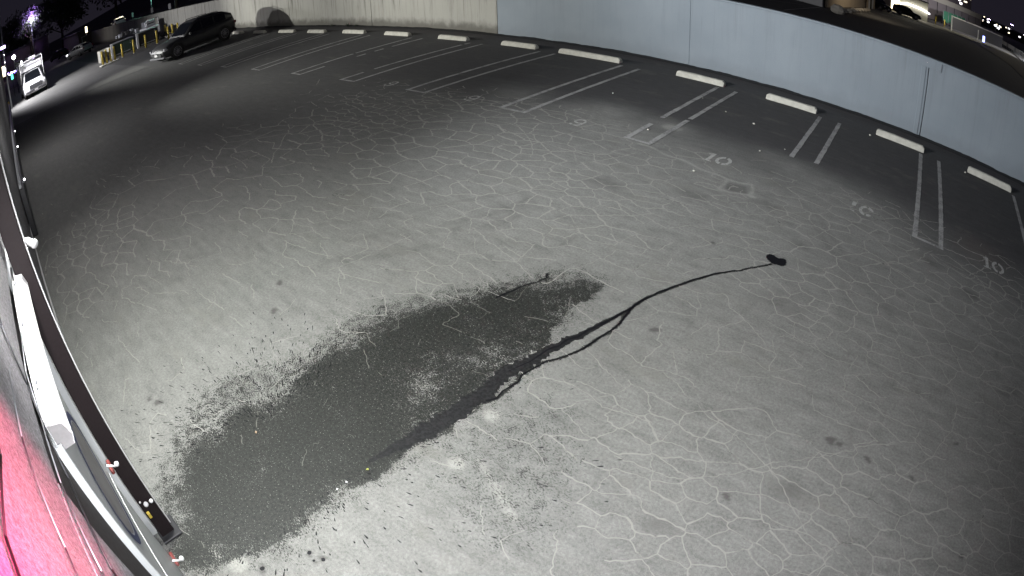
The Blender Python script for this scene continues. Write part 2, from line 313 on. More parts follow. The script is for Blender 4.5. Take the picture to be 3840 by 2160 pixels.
# rim of black sealer along the wall foot
dark = np.maximum(dark, ss(14.55, 15.0, GY + .3 * (fbm(GX, GY, 2, 12) - .5)) * .7 * (GY < 16))
light = np.zeros(GX.shape)
for a, b, r in (((-2.22,2.12),(-1.72,1.86),.035),((-1.95,2.0),(-1.65,1.85),.06)): light = np.maximum(light, ss(r, 0, segd(GX, GY, a, b)[0]) * .5)
for x, y, r in ((-2.46,2.54,.085),(-2.32,1.97,.08),(-3.0,.0,.10),(-2.79,.12,.1),(-4.58,9.9,.22),(-2.28,8.0,.07)): light = np.maximum(light, ss(r * 1.2, r * .5, np.hypot(GX - x, (GY - y) * 1.2)) * .6)
for a, b in (((-2.85,8.31),(-2.43,8.43)),((-2.43,8.43),(-2.33,8.0)),((-2.33,8.0),(-2.76,7.87)),((-2.76,7.87),(-2.85,8.31)),((-2.85,8.31),(-4.6,8.7))):
    light = np.maximum(light, ss(.05, .01, segd(GX + .03 * np.sin(GY * 9), GY + .03 * np.sin(GX * 9), a, b)[0]) * .5 * (.4 + fbm(GX, GY, 6, 3)))
dark = np.maximum(dark, ss(.03, -.03, sdf(GX, GY, [(-2.78,8.2),(-2.48,8.28),(-2.38,8.02),(-2.7,7.93)])) * .55)
reddish = ss(.9, 0, np.hypot(GX - 1.7, GY - 9.4)) * .5

Z = np.where(GY < 15.2, 0.0, -0.02)
verts = np.stack([GX.ravel(), GY.ravel(), Z.ravel()], 1).astype(np.float32)
ii = (np.arange(ny - 1)[:, None] * nx + np.arange(nx - 1)[None]).ravel()
faces = np.stack([ii, ii + 1, ii + nx + 1, ii + nx], 1).astype(np.int32)
me = bpy.data.meshes.new('asphalt_ground'); me.vertices.add(len(verts)); me.vertices.foreach_set('co', verts.ravel())
me.loops.add(faces.size); me.loops.foreach_set('vertex_index', faces.ravel()); me.polygons.add(len(faces))
me.polygons.foreach_set('loop_start', np.arange(0, faces.size, 4, dtype=np.int32)); me.polygons.foreach_set('use_smooth', np.ones(len(faces), bool))
me.update()
for nm, ch in (('worn_a', (wet, crack, dust, dark)), ('worn_b', (light, reddish, np.zeros_like(wet), np.ones_like(wet)))):
    at = me.color_attributes.new(nm, 'FLOAT_COLOR', 'POINT'); at.data.foreach_set('color', np.stack([c.ravel() for c in ch], 1).astype(np.float32).ravel())
m = N('cracked_asphalt'); c = m.coord()
at = m.n('ShaderNodeAttribute', attribute_name='worn_a'); se = m.n('ShaderNodeSeparateColor'); m.l(at.outputs['Color'], se.inputs[0])
at2 = m.n('ShaderNodeAttribute', attribute_name='worn_b'); se2 = m.n('ShaderNodeSeparateColor'); m.l(at2.outputs['Color'], se2.inputs[0])
aw, ac, ad, ak = se.outputs[0], se.outputs[1], se.outputs[2], at.outputs['Alpha']
big = m.noise(c, .6, 5); mid = m.noise(c, 5, 5, .65); fin = m.noise(c, 38, 4, .7); gr = m.noise(c, 140, 2, .7)
cst = m.coord((1.0, 4.0, 1.0), (0, 0, R(-25))); streak = m.noise(cst, 2.2, 5, .65)
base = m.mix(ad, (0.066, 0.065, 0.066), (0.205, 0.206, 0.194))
f = m.math('MULTIPLY_ADD', mid, .40, m.math('MULTIPLY_ADD', fin, 1.25, m.math('MULTIPLY_ADD', streak, .60, m.math('MULTIPLY_ADD', gr, 1.1, -.66))))
sc_ = m.n('ShaderNodeVectorMath', operation='SCALE'); m.l(base, sc_.inputs[0]); m.l(f, sc_.inputs['Scale'])
col = sc_.outputs[0]
scf = m.noise(m.coord((1.2, 3.6, 1), (0, 0, R(-12))), 1.5, 6, .72); scf2 = m.noise(m.coord((3.0, 1.1, 1), (0, 0, R(-30))), 1.9, 6, .72)
col = m.mix(m.math('MULTIPLY', m.math('MULTIPLY', m.rng(scf, .50, .74), .34), ad), col, (0.070, 0.068, 0.068))
col = m.mix(m.math('MULTIPLY', m.math('MULTIPLY', m.rng(scf2, .52, .76), .30), ad), col, (0.085, 0.083, 0.080))
col = m.mix(m.math('MULTIPLY', m.rng(m.noise(m.coord((1, 2.2, 1), (0, 0, R(-8))), .8, 6, .7), .54, .70), .30), col, (0.185, 0.18, 0.155))
col = m.mix(m.math('MULTIPLY', se2.outputs[0], m.rng(fin, .3, .7, .5, 1)), col, (0.42, 0.42, 0.38))
col = m.mix(m.math('MULTIPLY', se2.outputs[1], .25), col, (0.16, 0.09, 0.06))
col = m.mix(m.math('MULTIPLY', ak, m.rng(fin, .2, .6, .35, .75)), col, (0.035, 0.028, 0.03))
# water: threshold of the wet mask with speckle
spk = m.noise(m.coord((1, 2.2, 1), (0, 0, R(35))), 46, 4, .8); spk2 = m.noise(c, 11, 3, .6)
thr = m.math('MULTIPLY_ADD', spk, 2.3, m.math('MULTIPLY_ADD', spk2, .8, -1.05))
wm = m.rng(m.math('SUBTRACT', aw, thr), -.05, .05)
wm = m.math('MULTIPLY', wm, m.rng(aw, .05, .2))
glit = m.rng(m.noise(c, 70, 2, .6), .64, .69)  # pale dots painted in as glints of the wet surface
wcol = m.mix(m.rng(m.math('MULTIPLY_ADD', gr, .5, m.math('MULTIPLY', fin, .5)), .36, .64), (0.008, 0.009, 0.008), (0.044, 0.046, 0.042))
wcol = m.mix(m.math('MULTIPLY', glit, .42), wcol, (0.45, 0.45, 0.42))
col = m.mix(wm, col, wcol)
h = m.math('MULTIPLY_ADD', fin, .5, m.math('MULTIPLY', gr, .5))
m.set(col, m.math('MULTIPLY_ADD', wm, -.38, .88), 0, 0.35); m.bump(h, .6, .007)
me.materials.append(m.m); asphalt_mat = m.m
gr_o = bpy.data.objects.new('ground', me); COL.objects.link(gr_o); gr_o['kind'] = 'structure'

# dark liquid film: the narrow runs lie as thin sheets on the asphalt
wl = N('dark_liquid_film'); wl.set((0.008, 0.008, 0.010), 0.38, 0, 0.25)
def ribbon(P_, z, scale=1.0):
    pts = []
    for a, b in zip(P_[:-1], P_[1:]):
        n = max(2, int(math.hypot(b[0] - a[0], b[1] - a[1]) / .025))
        for k in range(n): t = k / n; pts.append([a[i] + (b[i] - a[i]) * t for i in range(3)])
    pts.append(list(P_[-1])); L = []
    for k, p in enumerate(pts):
        q = pts[min(k + 1, len(pts) - 1)]; o = pts[max(k - 1, 0)]; dx, dy = q[0] - o[0], q[1] - o[1]; l = math.hypot(dx, dy) + 1e-9
        wob = (vnoise(np.array([p[0] * 1.0]), np.array([p[1]]), 9, 3)[0] - .5) * .03
        a = p[2] * scale * random.uniform(.65, 1.3); b = p[2] * scale * random.uniform(.65, 1.3)
        L.append(((p[0] - dy / l * (a + wob), p[1] + dx / l * (a + wob), z), (p[0] + dy / l * (b - wob), p[1] - dx / l * (b - wob), z)))
    mb = MB(); mb.add([q for ab in L for q in ab], [(2 * i, 2 * i + 1, 2 * i + 3, 2 * i + 2) for i in range(len(L) - 1)]); return mb
wp = bpy.data.objects.new('liquid_run', None); COL.objects.link(wp); wp['kind'] = 'structure'
for P_, n_ in ((TRAIL[:17], 'main_run'), (TRAIL2, 'side_run'), (TRAIL3, 'thin_run')):
    ribbon([(a, b, w_ * (.42 if n_ != 'main_run' else .44 * max(.12, 1 - max(0, k - 8) / 9))) for k, (a, b, w_) in enumerate(P_)], 0.0062, 1.0).build(n_, wl.m, wp)
bl = []
for a, b in zip(BLOB, BLOB[1:] + BLOB[:1]):
    for k in range(4): t = k / 4; bl.append((a[0] + (b[0] - a[0]) * t + random.uniform(-.008, .008), a[1] + (b[1] - a[1]) * t + random.uniform(-.008, .008), 0.0075))
ws_ = N('soaked_asphalt_film'); c = ws_.coord(); ws_.set(ws_.mix(ws_.rng(ws_.noise(c, 30, 4, .7), .35, .65), (.013, .013, .014), (.028, .028, .029)), .5, 0, .3)
ribbon([(a, b, w_ * (.5, .8, .95, 1, 1, 1, 1, .95, .9, .85, .8, .75, .65, .4, .1)[k]) for k, (a, b, w_) in enumerate(TRAIL[10:])], 0.0048, 1.0).build('wide_run', ws_.m, wp)
MB().add(bl, [tuple(range(len(bl)))]).build('pool', wl.m, wp)

# crack network: real, narrow, dust filled cracks (Voronoi borders of scattered points)
from mathutils.geometry import delaunay_2d_cdt
def cfield(x, y):
    x = np.atleast_1d(np.array(x, float)); y = np.atleast_1d(np.array(y, float))
    f = ss(9.9, 8.3, y + 1.6 * (fbm(x, y, .35, 31) - .5)) * ss(-14.5, -8.5, x)
    f = f * (.45 + .55 * ss(.34, .50, fbm(x, y, .5, 44)))
    near_left = ss(2.6, .8, np.hypot((x + 4.6) / 1.9, (y - 1.0) / 1.5)); near_mid = ss(1.5, .5, np.hypot((x + 2.0) / 1.5, (y - 1.3) / 1.2))
    return f * (1 - .88 * near_left) * (1 - .75 * near_mid)
AX = .72                                     # cells are longer along the stalls
cell = .07; gridp = {}; P_pts = []
rr2 = np.random.default_rng(11); cand = np.stack([rr2.uniform(-15, 7.5, 11000), rr2.uniform(-.3, 11, 11000)], 1)
cs = .12 + .24 * np.clip((fbm(cand[:, 0], cand[:, 1], .55, 77) - .36) * 3.4, 0, 1); cs = cs * (1 + .6 * ss(-6, -13, cand[:, 0]))
B = .6
cs = cs * rr2.uniform(.35, 1.75, len(cs)) 
for (x, y), rad in zip(cand, cs):
    X_ = x * AX; k = (int(math.floor(X_ / B)), int(math.floor(y / B))); ok = True
    for dx in (-1, 0, 1):
        for dy in (-1, 0, 1):
            for (a, b) in gridp.get((k[0] + dx, k[1] + dy), ()):
                if (a - X_) ** 2 + (b - y) ** 2 < rad * rad: ok = False; break
            if not ok: break
        if not ok: break
    if ok: gridp.setdefault(k, []).append((X_, y)); P_pts.append(Vector((X_, y)))
vv, ee, ff, *_ = delaunay_2d_cdt(P_pts, [], [], 0, 1e-6)
cc = []
for f_ in ff:
    a, b, c_ = [vv[i] for i in f_]; d = 2 * (a.x * (b.y - c_.y) + b.x * (c_.y - a.y) + c_.x * (a.y - b.y))
    if abs(d) < 1e-9: cc.append(None); continue
    ux = ((a.length_squared) * (b.y - c_.y) + b.length_squared * (c_.y - a.y) + c_.length_squared * (a.y - b.y)) / d
    uy = ((a.length_squared) * (c_.x - b.x) + b.length_squared * (a.x - c_.x) + c_.length_squared * (b.x - a.x)) / d
    g_ = (a + b + c_) / 3; u = Vector((ux, uy)); cc.append(g_ + (u - g_) * .95 if (u - g_).length < .6 else g_)
adj = {}
for fi, f_ in enumerate(ff):
    for i in range(3): adj.setdefault(tuple(sorted((f_[i], f_[(i + 1) % 3]))), []).append(fi)
mbc = MB(); mbw = MB()
def crackline(mb, p, q, w, z):
    L = (q - p).length; n = max(2, min(10, int(L / .035))); d = (q - p) / max(L, 1e-6); nn = Vector((-d.y, d.x)); off = 0; prev = None
    for k in range(n + 1):
        t = k / n; off = 0 if k in (0, n) else off * .6 + random.gauss(0, .0080)
        c_ = p + (q - p) * t + nn * off; ww = w * random.uniform(.55, 1.25)
        cur = ((c_.x + nn.x * ww, c_.y + nn.y * ww, z), (c_.x - nn.x * ww, c_.y - nn.y * ww, z))
        if prev: mb.add([prev[0], prev[1], cur[1], cur[0]], [(0, 1, 2, 3)])
        prev = cur
pairs = [(cc[v[0]], cc[v[1]]) for v in adj.values() if len(v) == 2 and cc[v[0]] is not None and cc[v[1]] is not None]
mx = np.array([((a.x + b.x) / 2 / AX, (a.y + b.y) / 2) for a, b in pairs]); cf = cfield(mx[:, 0], mx[:, 1]); wsd = sdf(mx[:, 0], mx[:, 1], WET)
for (a, b), f_, wd_ in zip(pairs, cf, wsd):
    p = Vector((a.x / AX, a.y)); q = Vector((b.x / AX, b.y)); L = (q - p).length
    if L > 1.2 or L < .015 or min(p.y, q.y) < -.28: continue
    long_ = abs(q.x - p.x) > abs(q.y - p.y) * 1.3
    if random.random() > f_ * (1.4 if long_ else 1.0): continue
    if wd_ < .05 and random.random() < .30: continue
    w = random.uniform(.0024, .0061) * (.7 + .6 * f_) * (1.25 if long_ else 1) * (1 + 1.3 * float(ss(4, 11, np.array(p.length))))
    crackline(mbw if wd_ < 0 else mbc, p, q, w, .0009)
for _ in range(46):
    x, y = random.uniform(-12, 3.5), random.uniform(1.5, 9.3); a = random.gauss(-.12, .16) if random.random() < .72 else random.gauss(1.0, .3)
    p = Vector((x, y)); n_ = random.randint(4, 13)
    for k in range(n_):
        q = p + Vector((math.cos(a), math.sin(a))) * random.uniform(.12, .3); a += random.gauss(0, .16)
        f_ = float(cfield(p.x, p.y)[0]); wd_ = float(sdf(np.array([q.x]), np.array([q.y]), WET)[0])
        if random.random() < f_ * 1.5 and wd_ > .05: crackline(mbc, p, q, random.uniform(.0028, .0060) * (1 + 1.3 * float(ss(4, 11, np.array(p.length)))), .0013)
        p = q
def crackmat(name, col, lo_, hi_, mx_):
    k = N(name); c = k.coord(); tr = k.n('ShaderNodeBsdfTransparent'); ms = k.n('ShaderNodeMixShader')
    k.set(k.mix(k.noise(c, 20, 3), tuple(v * .75 for v in col), col), .9, 0, .2)
    f = k.math('MULTIPLY', k.rng(k.math('MULTIPLY_ADD', k.noise(c, 2.2, 3), .7, k.math('MULTIPLY', k.noise(c, 26, 3, .7), .4)), lo_, hi_), mx_)
    k.l(f, ms.inputs[0]); k.l(tr.outputs[0], ms.inputs[1]); k.l(k.b.outputs[0], ms.inputs[2]); k.l(ms.outputs[0], k.out.inputs[0]); return k.m
mbc.build('crack_network', crackmat('pale_dust_filled_crack', (.44, .435, .40), .28, .49, .76), kind='stuff', label='fine pale cracks spreading over the paving', category='cracks')
mbw.build('wet_crack_network', crackmat('damp_dust_filled_crack', (.22, .22, .20), .32, .52, .75), kind='stuff', label='fine pale cracks inside the wet patch', category='cracks')

# splatter flung outwards from the wet patch
mb = MB(); cx, cy = -3.5, 1.2
def drop(x, y, l, w):
    a = math.atan2(y - cy, x - cx) + random.gauss(0, .13); ca, sa = math.cos(a), math.sin(a); z = .0022
    pts = [(-l, 0), (-l * .4, w * .6), (l * .5, w), (l, w * .3), (l, -w * .3), (l * .5, -w), (-l * .4, -w * .6)]
    mb.add([(x + p * ca - q * sa, y + p * sa + q * ca, z) for p, q in pts], [tuple(range(7))])
def inside(x, y): return float(sdf(np.array([x]), np.array([y]), WET)[0]) < -.10
for _ in range(1300):
    r = random.choice([abs(random.gauss(0, .55)) + .35, random.uniform(.4, 3.6)]); a = random.uniform(-1.2, 4.2)
    x, y = cx + r * math.cos(a), cy + r * math.sin(a)
    left = (x < -3.6)
    if left and r > 1.7 + random.uniform(0, .5): continue
    if not left and (y > 4.2 - .5 * (x + 3.5) or random.random() > .95 - .2 * r): continue
    if y < -.28 or inside(x, y): continue
    drop(x, y, random.uniform(.010, .030) * (1.25 if left and random.random() < .5 else 1), random.uniform(.003, .0075))
for _ in range(230):
    a = random.uniform(1.2, 4.3); r = random.gauss(.85, .32); x, y = cx - .25 + r * math.cos(a), cy - .1 + r * math.sin(a) * 1.1
    if y > -.25 and not inside(x, y): drop(x, y, random.uniform(.015, .055), random.uniform(.002, .0045))
for x, y, r in ((-2.63,.25,.035),(-2.5,.62,.03),(-2.42,.6,.02),(-2.38,.66,.03),(-2.2,.3,.025),(-2.05,.62,.02),(-1.9,.9,.02),(-2.3,.1,.03),(-2.55,.05,.03)):
    r *= .62; mb.add([(x + r * random.uniform(.7, 1.1) * math.cos(k * .7), y + r * random.uniform(.7, 1.1) * math.sin(k * .7), .0022) for k in range(9)], [tuple(range(9))])
mb.build('splatter', wl.m, kind='stuff', label='fine dark splatter flung outwards around the wet patch', category='splatter')

# ------------------------------------------------------------------ painted markings
pm = N('worn_white_line_paint'); c = pm.coord(); a1 = pm.noise(c, 3.2, 4); a2 = pm.noise(c, 26, 4, .7); a3 = pm.noise(c, 80, 2)
wv_ = pm.rng(pm.math('MULTIPLY_ADD', a2, .55, pm.math('MULTIPLY', a1, .6)), .38, .66, .25, 1.0)
pm.set(pm.mix(wv_, (0.075, 0.073, 0.075), (0.38, 0.38, 0.37)), .8, 0, .3); pm.bump(a3, .3, .003)
nm_ = N('white_stencil_paint'); c = nm_.coord(); a2 = nm_.noise(c, 22, 4, .7)
nm_.set(nm_.mix(nm_.rng(a2, .33, .5, .2, 1), (0.13, 0.13, 0.12), (0.42, 0.42, 0.40)), .8, 0, .3)
def strip(mb, a, b, w, z=.005, breaks=()):
    dx, dy = b[0] - a[0], b[1] - a[1]; L = math.hypot(dx, dy); n = max(2, int(L / .12)); px, py = -dy / L, dx / L; prev = None
    for k in range(n + 1):
        t = k / n; wl_ = w / 2 * random.uniform(.86, 1.08); wr = w / 2 * random.uniform(.86, 1.08)
        x, y = a[0] + dx * t, a[1] + dy * t
        cur = ((x + px * wl_, y + py * wl_, z), (x - px * wr, y - py * wr, z))
        if prev and not any(u <= (t - .5 / n) <= v for u, v in breaks): mb.add([prev[0], prev[1], cur[1], cur[0]], [(0, 1, 2, 3)])
        prev = cur
LINES = [((-27.35, -27.2), (-26.85, -26.6), 1), ((-24.6, -24.45), (-24.1, -23.9), 1), ((-21.85, -21.7), (-21.35, -21.15), 1),
         ((-19.04, -18.85), (-18.5, -18.22), 1), ((-16.1, -15.96), (-15.54, -15.46), 1), ((-13.31, -13.30), (-12.8, -12.70), 1), ((-10.60, -10.58), (-10.06, -10.0), 1),
         ((-7.9, -7.76), (-7.37, -7.18), 1), ((-5.15, -4.92), (-4.65, -4.48), 1), ((-2.43, -2.2), (-1.92, -1.72), 0), ((.26, .38), (.76, .89), 1), ((2.98, 2.92), (3.45, 3.4), 1)]
for k, (l, r, tip) in enumerate(LINES):
    mb = MB(); top = 13.74; w = .10
    lb = rb = (); yl = yr = TIPY
    if k == 8: lb = ((.70, .80),); rb = ((.63, .66),)
    if k == 9: yl, yr = 10.25, 10.35
    if k == 4: rb = ((.28, .34), (.42, .50), (.58, .82),); lb = ((.5, .53),)
    if k == 5: lb = ((.06, .08), (.78, .86))
    tl = (top - yl) / (top - TIPY); tr_ = (top - yr) / (top - TIPY)
    strip(mb, (l[0], top), (l[0] + (l[1] - l[0]) * tl, yl), w, breaks=lb); strip(mb, (r[0], top), (r[0] + (r[1] - r[0]) * tr_, yr), w, breaks=rb)
    if tip: strip(mb, (l[1] - .05, TIPY - .03), (r[1] + .05, TIPY - .05), .075, z=.008)
    mb.build('painted_stall_line', pm.m, kind='structure')
def stencil(mb, polys, cx, cy, s):
    for p in polys: mb.add([(cx + x * s, cy + y * s, .006) for x, y in p], [tuple(range(len(p)))])
def arc(cx, cy, r, rw, a0, a1, sy=1.0, n=8):
    o = [(cx + r * math.cos(R(a0 + (a1 - a0) * i / n)), cy + sy * r * math.sin(R(a0 + (a1 - a0) * i / n))) for i in range(n + 1)]
    i_ = [(cx + (r - rw) * math.cos(R(a0 + (a1 - a0) * i / n)), cy + sy * (r - rw) * math.sin(R(a0 + (a1 - a0) * i / n))) for i in range(n + 1)]
    return [[o[k], o[k + 1], i_[k + 1], i_[k]] for k in range(n)]
def zero(cx): return arc(cx, 0, .34, .14, 100, 262, 1.5) + arc(cx, 0, .34, .14, -80, 80, 1.5)
ONE = [[(-.50, -.5), (-.34, -.5), (-.34, .5), (-.46, .5), (-.62, .36), (-.62, .26), (-.50, .3)], [(-.62, -.5), (-.50, -.5), (-.50, -.42), (-.62, -.42)], [(-.34, -.5), (-.22, -.5), (-.22, -.42), (-.34, -.42)]]
NINE = arc(0, .18, .30, .12, 25, 172, 1.08) + arc(0, .18, .30, .12, 188, 320, 1.08) + [[(.18, .25), (.30, .25), (.30, -.22), (.18, -.22)]] + arc(0, -.20, .30, .12, -8, -85, 1.0) + arc(0, -.20, .30, .12, -105, -165, 1.0)
for i, (x, y) in enumerate([(-11.42, 9.01), (-8.72, 8.98), (-6.01, 8.92), (-3.23, 9.0), (-.62, 9.01), (2.01, 9.07)]):
    mb = MB()
    if i < 3: stencil(mb, NINE, x, y, .40)
    else:
        z_ = zero(.18)
        if i == 4: z_ = [q for k, q in enumerate(z_) if k < 8 or k in (8, 9, 13, 14, 15)]; stencil(mb, [[(-.52, .1), (-.34, .08), (-.34, .5), (-.52, .5)], [(-.6, -.44), (-.3, -.5), (-.3, -.42)]], x, y, .40)
        else: stencil(mb, ONE, x, y, .40)
        stencil(mb, z_, x, y, .40)
    mb.build('painted_number', nm_.m, kind='structure')
cj = N('concrete_drain_strip'); c = cj.coord(); cj.set(cj.mix(cj.noise(c, 4, 5), (0.10, .10, .095), (.2, .2, .19)), .9)
cv = N('brightened_driveway_concrete'); c = cv.coord(); cv.set(cv.mix(cv.noise(c, 1.2, 6, .7), (.085, .084, .08), (.17, .168, .16)), .9)  # paler paving whose tone also brightens the lit ground by the truck
MB().add([(-75, -.3, .003), (-33.4, -.3, .003), (-30.9, 8.2, .003), (-43, 8.2, .003), (-75, 9.0, .003)], [(0, 1, 2, 3, 4)]).build('driveway', cv.m, kind='structure')
mb = MB(); strip(mb, (-33.4, -.25), (-30.9, 8.2), .12, .007); mb.build('drain_joint', M['dark_metal'], kind='structure')
# black sealer bead heaped along the wall foot
mb = MB(); xs = np.arange(-105, 13, .10 if True else .2); rg = []
for x in xs:
    hgt = .02 + .05 * fbm(np.array([x]), np.array([0.]), 1.6, 8)[0] + random.uniform(0, .010); wd = .10 + .10 * fbm(np.array([x]), np.array([5.]), 1.1, 9)[0]
    rg.append([(x, 15.29, -.01), (x, 15.29, hgt), (x, 15.29 - wd * .5, hgt * .6), (x, 15.29 - wd, .003)])
mb.loft(rg, closed=False, caps=False, smooth=True).build('tar_bead', simple('black_tar_sealer', (.016, .016, .017), .8, 0, .4, 10, .5), kind='structure')

# ------------------------------------------------------------------ boundary wall
YW = 15.3; HW = 2.148
def wallmat(name, c0, c1, dirt, streaks=1.0, rough=.9):
    m = N(name); c = m.coord(); big = m.noise(c, .7, 5); fin = m.noise(c, 30, 4, .7)
    st = m.noise(m.coord((3.2, 1, .16)), 1.6, 5, .7); st2 = m.noise(m.coord((9.0, 1, .30)), 1.5, 4, .7)
    sep = m.n('ShaderNodeSeparateXYZ'); m.l(c, sep.inputs[0]); z = sep.outputs[2]
    col = m.mix(big, c0, c1)
    top = m.rng(z, .2, HW, .35, 1.0)
    s = m.math('MULTIPLY', m.math('MULTIPLY', m.rng(st, .50, .70), top), .75 * streaks)
    s2 = m.math('MULTIPLY', m.math('MULTIPLY', m.rng(st2, .56, .68), top), .55 * streaks)
    col = m.mix(s, col, dirt); col = m.mix(s2, col, dirt)
    foot = m.math('MULTIPLY', m.rng(m.math('MULTIPLY_ADD', m.noise(c, 2.5, 4), -.5, z), .25, -.12), .6 * max(streaks, .35)); col = m.mix(foot, col, dirt)
    col = m.mix(m.math('MULTIPLY', fin, .18), col, dirt)
    m.set(col, rough, 0, .3); m.bump(m.math('ADD', fin, m.math('MULTIPLY', st2, .8 * streaks)), .35, .01); return m.m
conc = wallmat('stained_bare_concrete', (0.36, 0.355, 0.32), (0.47, 0.465, 0.42), (0.12, 0.115, 0.10), 1.45)
blue = wallmat('pale_blue_wall_paint', (0.20, 0.238, 0.272), (0.30, 0.342, 0.378), (0.17, 0.185, 0.20), .45, .65)
wallr = thing('boundary_wall', 'long cast concrete wall behind the parking stalls, bare at left and painted pale blue at right', 'wall', (0, YW, 0))
seams = [-106.5, -98, -90, -82, -74, -66, -58, -50, -44.5, -39.4, -34.4, -27.4, -20.4, -13.53, -6.65, .165, 7.0, 14.0]
for a, b in zip(seams[:-1], seams[1:]):
    g = .010 if a < -14 else .0004
    g0 = .010 if abs(a - .165) < .01 else g; g1 = .010 if abs(b - .165) < .01 else g
    bb = MB().box(a + g0, b - g1, 0, .22, -.3, HW - .06, .012)
    bb.build('wall_panel', blue if a > -14 else conc, wallr)
    t = MB().box(a + g, b - g, -.022, .242, HW - .06, HW, .008); t.build('coping', blue if a > -14 else conc, wallr)
for s in [q for q in seams[1:-1] if q < -14 or abs(q - .165) < .01]:
    MB().box(s - .012, s + .012, .03, .10, -.3, HW - .07).build('joint_filler', M['dark_metal'] if abs(s - .165) < .01 else (blue if s > -14 else conc), wallr)
MB().box(-.16, .52, -.034, -.023, 1.88, 2.13, .004).build('cover_plate', blue, wallr)
MB().tube((.10, -.036, 2.0), (.10, -.05, 2.0), .008).build('screw', M['white_metal'], wallr)
MB().box(-.05, .08, -.02, -.001, 0.02, 1.88, .006).build('joint_cover', blue, wallr, label='narrow cover strip beside the open joint, cut open along its upper half')
# small weeds and litter at the wall foot near the corner of the bare concrete
def clump(mb, x, y, r, n, z=0):
    for _ in range(n):
        a = random.uniform(0, 6.28); l = random.uniform(.4, 1) * r; w = r * .10; h = random.uniform(.4, 1.1) * r
        dx, dy = math.cos(a), math.sin(a); mb.add([(x - dy * w, y + dx * w, z), (x + dy * w, y - dx * w, z), (x + dx * l, y + dy * l, z + h)], [(0, 1, 2)])
for x, lab in ((-23.3, 'small dry weed tuft at the foot of the bare concrete wall, left one'), (-22.0, 'larger dry weed tuft at the foot of the bare concrete wall'), (-21.4, 'low weed tuft at the foot of the bare concrete wall, right one')):
    mb = MB(); clump(mb, x, 15.18, .14 if x != -22.0 else .2, 40); mb.build('weed', M['leaf_dark'], label=lab, category='weed', group='weeds along the wall foot')

# ------------------------------------------------------------------ wheel stops
STOPS = [(-31.9, -30.7, 'last grey wheel stop at far left, beside the rear of the dark SUV'), (-29.1, -27.8, 'dim wheel stop right behind the SUV tail, second from far left'),
         (-26.25, -24.75, 'third wheel stop from the far left, below the car shadow on the wall'), (-23.4, -22.0, 'fourth wheel stop from the far left, worn left end'), (-20.65, -19.2, 'fifth wheel stop from the far left, flat and pale'),
         (-17.85, -16.5, 'sixth wheel stop from the far left, clean pale top'), (-14.95, -13.65, 'chipped wheel stop in front of the stained concrete, chip at its right end'), (-12.2, -10.9, 'wheel stop just left of the start of the blue wall with a cracked face'),
         (-10.07, -8.09, 'longest wheel stop, in front of the blue wall'), (-6.39, -5.07, 'pale wheel stop between two white hairpin lines, black shadow at its right end'), (-3.91, -2.58, 'wheel stop with faint pink paint at its left end'),
         (-.98, .33, 'wheel stop below the open joint of the blue wall'), (1.6, 2.92, 'nearest wheel stop at the right edge, rubble at its left end')]
STOPS = [(-32.0, -30.7, STOPS[0][2]), (-29.1, -27.8, STOPS[1][2]), (-26.25, -24.75, STOPS[2][2]), (-23.4, -22.0, STOPS[3][2]), (-20.65, -19.2, STOPS[4][2]), (-17.85, -16.5, STOPS[5][2]),
         (-14.95, -13.65, STOPS[6][2]), (-12.2, -10.9, STOPS[7][2]), (-10.07, -8.09, 'longest wheel stop, in front of the blue wall right of a hairpin line')] + STOPS[9:]
for x0, x1, lab in STOPS:
    y0 = 13.9 + random.uniform(-.03, .03); mb = MB(); c = .05; rg = []
    n = 9
    for k in range(n + 1):
        t = k / n; x = x0 + (x1 - x0) * t; e = 1 if 0 < k < n else .72; j = lambda s=.004: random.uniform(-s, s)
        hh = .135 * (e if True else 1)
        rg.append([(x, y0 + j(), .0), (x, y0 + .02 + j(), .075 * e + j()), (x, y0 + .05 + j(), hh + j()), (x, y0 + .15 + j(), hh + j()), (x, y0 + .18, .075 * e), (x, y0 + .20, 0)])
    rg[1] = [(p[0] * .0 + x0 + .05, p[1], p[2]) for p in rg[1]]; rg[-2] = [(x1 - .05, p[1], p[2]) for p in rg[-2]]
    mb.loft(rg); o = mb.build('wheel_stop', M['stop_concrete'], label=lab, category='wheel stop', group='concrete wheel stops along the wall')
for i, (x, y, r, lab) in enumerate([(-4.20, 11.81, .030, 'white pebble on the dark stall, left of the wheel stop with pink paint'), (-3.45, 11.52, .042, 'largest pale stone on the dark stall right of the two hairpin lines'), (-2.83, 10.02, .028, 'tiny white chip just above the number 10'),
        (-4.84, 9.44, .034, 'white scrap inside the hairpin end below the yellowish stain'), (-3.36, 8.21, .034, 'white scrap on the cracked paving below the number 10'), (-2.48, 10.55, .022, 'pale chip left of the two short faded lines'), (-6.60, 11.12, .03, 'white pebble beside a hairpin line below the long wheel stop'),
        (-5.0, 12.4, .02, 'white pebble by the foot of a hairpin line near its wheel stop'), (-1.1, 13.6, .05, 'chunk of rubble below the left end of a wheel stop'), (1.52, 13.72, .05, 'bits of rubble touching the left end of the nearest wheel stop')]):
    r *= .68; MB().ball((x, y, r * .5), r, 7, 5, (1, .8, .6)).build('pebble', M['stop_concrete'], label=lab, category='pebble')
ly = simple('yellow_scrap', (.40, .40, .10), .6); lo = simple('tan_scrap', (.38, .28, .18), .6)
